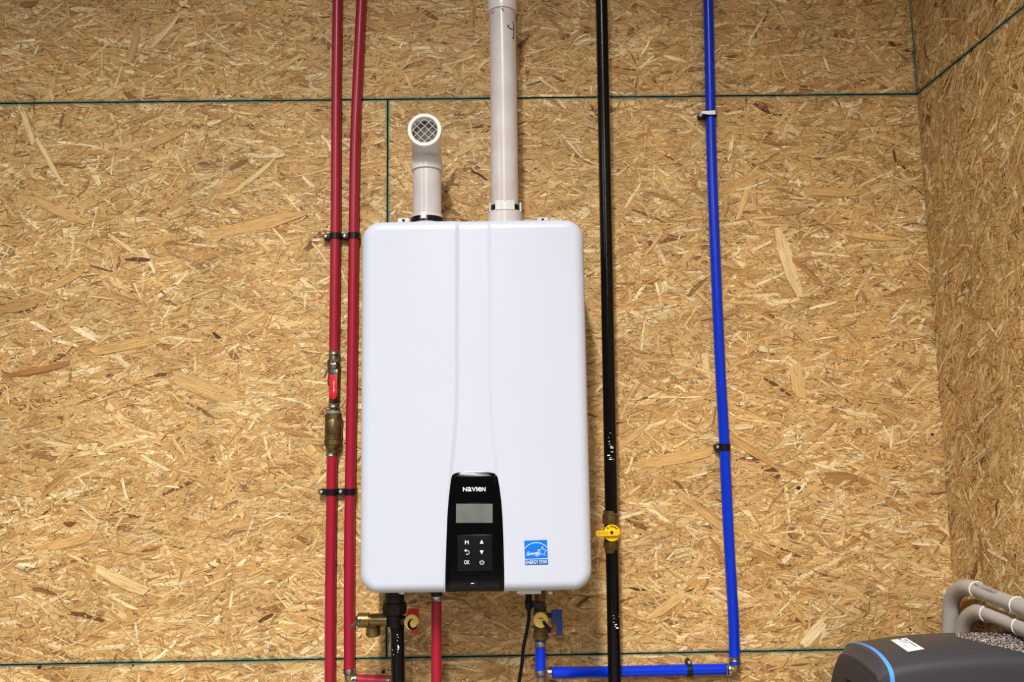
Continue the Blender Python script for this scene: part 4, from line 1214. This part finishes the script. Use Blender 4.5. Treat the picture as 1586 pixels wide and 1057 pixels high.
conduit([(1471.5, 1000), (1472, 955), (1474, 932), (1482, 917), (1496, 910.5), (1511, 913.2), (1533, 922.6), (1560, 932.6), (1610, 951)], [(1513, 914), (1579, 939.6)],
        'upper grey conduit bending from vertical to run along the right wall', 10.6, ('PVC CONDUIT', (1516, 915), (1551, 928.5)))
conduit([(1489.5, 1010), (1491.5, 978), (1499, 959), (1512, 949.5), (1527, 951), (1550, 959.8), (1580, 971.5), (1610, 983)], [(1530, 952), (1581, 972)],
        'lower grey conduit bending just behind the dark cabinet top', 10.8)

# ------------------------------------------------------------------ dark cabinet with a blue band
XB = 0.655
band_px = [(1321.5, 996.8), (1330, 997.2), (1341, 1000.5), (1352, 1006), (1362, 1013.8), (1371, 1024), (1378, 1035), (1382, 1046), (1383.2, 1058)]
face_px = [(1306.5, 1013.5, .632), (1314, 1014.2, .632), (1323, 1018.2, .630), (1333, 1026, .627), (1343, 1037, .624), (1350, 1046, .620), (1352, 1057, .617)]
prof = [PX(x, y, XB) for x, y in band_px]
prof = [Vector((0, p.y, p.z)) for p in prof]
ybk = prof[0].y; ztop = max(p.z for p in prof); yfr = prof[-1].y
back_pts = [Vector((0, ybk + .012, prof[0].z - .004)), Vector((0, ybk + .022, prof[0].z - .016)), Vector((0, ybk + .027, prof[0].z - .04))]
zb = 0.03


def full(p_, dz=0.0):
    top = catmull([back_pts[2], back_pts[1], back_pts[0]] + p_, 8)
    top = [Vector((0, q_.y, q_.z + dz * max(0, min(1, (q_.z - ztop + .12) / .10)))) for q_ in top]
    return [Vector((0, top[0].y, zb))] + top + [Vector((0, top[-1].y - .003, zb))]


def resample(pts, n_=64):
    L_ = [0]
    for a, b in zip(pts, pts[1:]): L_.append(L_[-1] + (b - a).length)
    # dense on the dome: parameterise by z-weighted length
    w = [0]
    for a, b in zip(pts, pts[1:]): w.append(w[-1] + (b - a).length * (1 if (a.z + b.z) / 2 > ztop - .12 else .08))
    out = []; j_ = 0
    for k in range(n_):
        t = w[-1] * k / (n_ - 1)
        while j_ < len(w) - 2 and w[j_ + 1] < t: j_ += 1
        q_ = (t - w[j_]) / max(1e-9, w[j_ + 1] - w[j_]); out.append(pts[j_].lerp(pts[j_ + 1], max(0, min(1, q_))))
    return out


def loft(bm, secs, cap0=True, cap1=True):
    rings = [[bm.verts.new(Vector((x, p.y, p.z))) for p in s] for x, s in secs]
    for a, b in zip(rings, rings[1:]):
        for k in range(len(a)): bm.faces.new((a[k], a[(k + 1) % len(a)], b[(k + 1) % len(a)], b[k]))
    if cap0: bm.faces.new(rings[0])
    if cap1: bm.faces.new(rings[-1][::-1])
    bmesh.ops.recalc_face_normals(bm, faces=bm.faces[:])
    return bm


base_prof = resample(full(prof))
cab = empty('appliance_cabinet', (0.77, (ybk + yfr) / 2, 0), 'dark grey moulded appliance cabinet with a bright blue band at bottom right', 'appliance')
bm = nb(); secs = []
for x, dz in ((XB, 0.0), (XB + .03, .005), (XB + .07, .010), (XB + .11, .0135), (XB + .16, .0155), (XB + .22, .0160), (0.943, .0160), (0.945, .0150)):
    secs.append((x, resample(full(prof, dz))))
loft(bm, secs)
cbvh = BVHTree.FromBMesh(bm)
body = obj('body', bm, 'housing', cab, ang=40)
# front cap: from the band to the face
fprof = [PX(x, y, xx) for x, y, xx in face_px]
fy = [Vector((0, p.y, p.z)) for p in fprof]
bsave = list(back_pts)
back_pts = [Vector((0, fy[0].y + .004, fy[0].z - .003)), Vector((0, fy[0].y + .010, fy[0].z - .012)), Vector((0, fy[0].y + .012, fy[0].z - .04))]
face_prof = resample(full(fy))
back_pts = bsave
mixp = lambda a, b, t: [p.lerp(q_, t) for p, q_ in zip(a, b)]
bm = nb()
loft(bm, [(XB - .004, base_prof), (XB - .010, mixp(base_prof, face_prof, .12)), (.640, mixp(base_prof, face_prof, .55)), (.632, mixp(base_prof, face_prof, .93)), (.6305, face_prof)])
for v in bm.verts:
    t = (XB - v.co.x) / (XB - .6305); drop = max(0, ztop - v.co.z)
    v.co.x -= t * (.020 * sstep(drop / .10))
obj('front_cap', bm, 'housing', cab, ang=30)
ins = mixp(face_prof, [Vector((0, sum(p.y for p in face_prof) / len(face_prof), 0.6))] * len(face_prof), .012)
bm = nb(); loft(bm, [(.634, ins), (.6285, ins), (.6275, mixp(ins, [Vector((0, ybk * .5 + yfr * .5, .6))] * len(ins), .01))])
for v in bm.verts:
    drop = max(0, ztop - v.co.z); v.co.x -= .020 * sstep(drop / .10)
obj('face_plate', bm, 'housing_face', cab, ang=30)
bm = nb()
loft(bm, [(XB - .0045, [p + (p - Vector((0, (ybk + yfr) / 2, .6))).normalized() * .0012 for p in base_prof]), (XB + .0032, [p + (p - Vector((0, (ybk + yfr) / 2, .6))).normalized() * .0012 for p in base_prof])])
obj('blue_band', bm, 'trim_blue', cab)['label'] = 'bright blue band round the cabinet'
bm = nb(); box(bm, Vector((.80, (ybk + yfr) / 2, .016)), .28, abs(ybk - yfr) * .9, .03, .004); obj('base', bm, 'housing_face', cab)
# maker's mark recess on the face
bm = nb(); box(bm, PX(1314, 1056, .606) + Vector((-.001, 0, -.004)), .004, .016, .014, .001); obj('face_button', bm, 'black_rubber', cab)


def on_cab(x, y, lift=.0004):
    d = ray(x, y); hit, nrm, _, _ = cbvh.ray_cast(CAM, d)
    if hit is None: return None, None
    if nrm.dot(d) > 0: nrm = -nrm
    return hit + nrm * lift, nrm


def cast_patch(corners, nu, nv, lift):
    bm = nb(); g = []
    for j_ in range(nv + 1):
        row = []
        for i in range(nu + 1):
            u_, v_ = i / nu, j_ / nv
            x = (corners[0][0] * (1 - u_) + corners[1][0] * u_) * (1 - v_) + (corners[3][0] * (1 - u_) + corners[2][0] * u_) * v_
            y = (corners[0][1] * (1 - u_) + corners[1][1] * u_) * (1 - v_) + (corners[3][1] * (1 - u_) + corners[2][1] * u_) * v_
            h_, n_ = on_cab(x, y, lift); row.append(bm.verts.new(h_ if h_ is not None else PX(x, y, .75)))
        g.append(row)
    for a, b in zip(g, g[1:]):
        for i in range(nu): bm.faces.new((a[i], a[i + 1], b[i + 1], b[i]))
    return bm


lab = obj('data_label', cast_patch([(1379.2, 992.2), (1403.5, 989.0), (1432, 1006.2), (1406.5, 1010.6)], 10, 10, .0006), 'label', cab); lab['label'] = 'white data label with faint grey print'


def lrect(u0_, u1_, v0_, v1_):
    c = [(1379.2, 992.2), (1403.5, 989.0), (1432, 1006.2), (1406.5, 1010.6)]
    def q_(u_, v_): return ((c[0][0] * (1 - u_) + c[1][0] * u_) * (1 - v_) + (c[3][0] * (1 - u_) + c[2][0] * u_) * v_, (c[0][1] * (1 - u_) + c[1][1] * u_) * (1 - v_) + (c[3][1] * (1 - u_) + c[2][1] * u_) * v_)
    return [q_(u0_, v0_), q_(u1_, v0_), q_(u1_, v1_), q_(u0_, v1_)]


bm = nb()
for a in ((.76, .84, .10, .28), (.76, .84, .34, .74), (.60, .64, .18, .40), (.45, .62, .02, .10), (.46, .49, .16, .44), (.30, .33, .50, .78)):
    join(bm, cast_patch(lrect(*a), 2, 3, .0009))
obj('label_print', bm, 'label_print', lab, smooth=False)
# wood shavings lying on the cabinet top
bm = nb(); rs = random.Random(11); cnt = 0
while cnt < 900:
    x = rs.uniform(1480, 1600); t = (x - 1480) / 106
    y = 981.5 + rs.random() * (6 + 24 * min(1, t)) ; 
    if rs.random() > .35 + .5 * t: continue
    h_, n_ = on_cab(x, y, .0008)
    if h_ is None: continue
    a = rs.uniform(0, math.tau); L_ = rs.uniform(.001, .0045); w_ = rs.uniform(.00025, .0007)
    t1_ = Vector((math.cos(a), math.sin(a), 0)); t1_ = (t1_ - n_ * t1_.dot(n_)).normalized(); t2 = n_.cross(t1_)
    lift = rs.uniform(.0, .0012)
    vs = [h_ - t1_ * L_ / 2 - t2 * w_, h_ - t1_ * L_ / 2 + t2 * w_, h_ + n_ * lift + t2 * w_, h_ + n_ * lift - t2 * w_, h_ + t1_ * L_ / 2 + t2 * w_, h_ + t1_ * L_ / 2 - t2 * w_]
    V = [bm.verts.new(v) for v in vs]
    bm.faces.new((V[0], V[3], V[2], V[1])); bm.faces.new((V[3], V[5], V[4], V[2])); cnt += 1
sd = obj('wood_shavings', bm, 'sawdust', None, smooth=False)
tag(sd, 'pale wood shavings scattered on the dark cabinet top', 'shavings', kind='stuff')
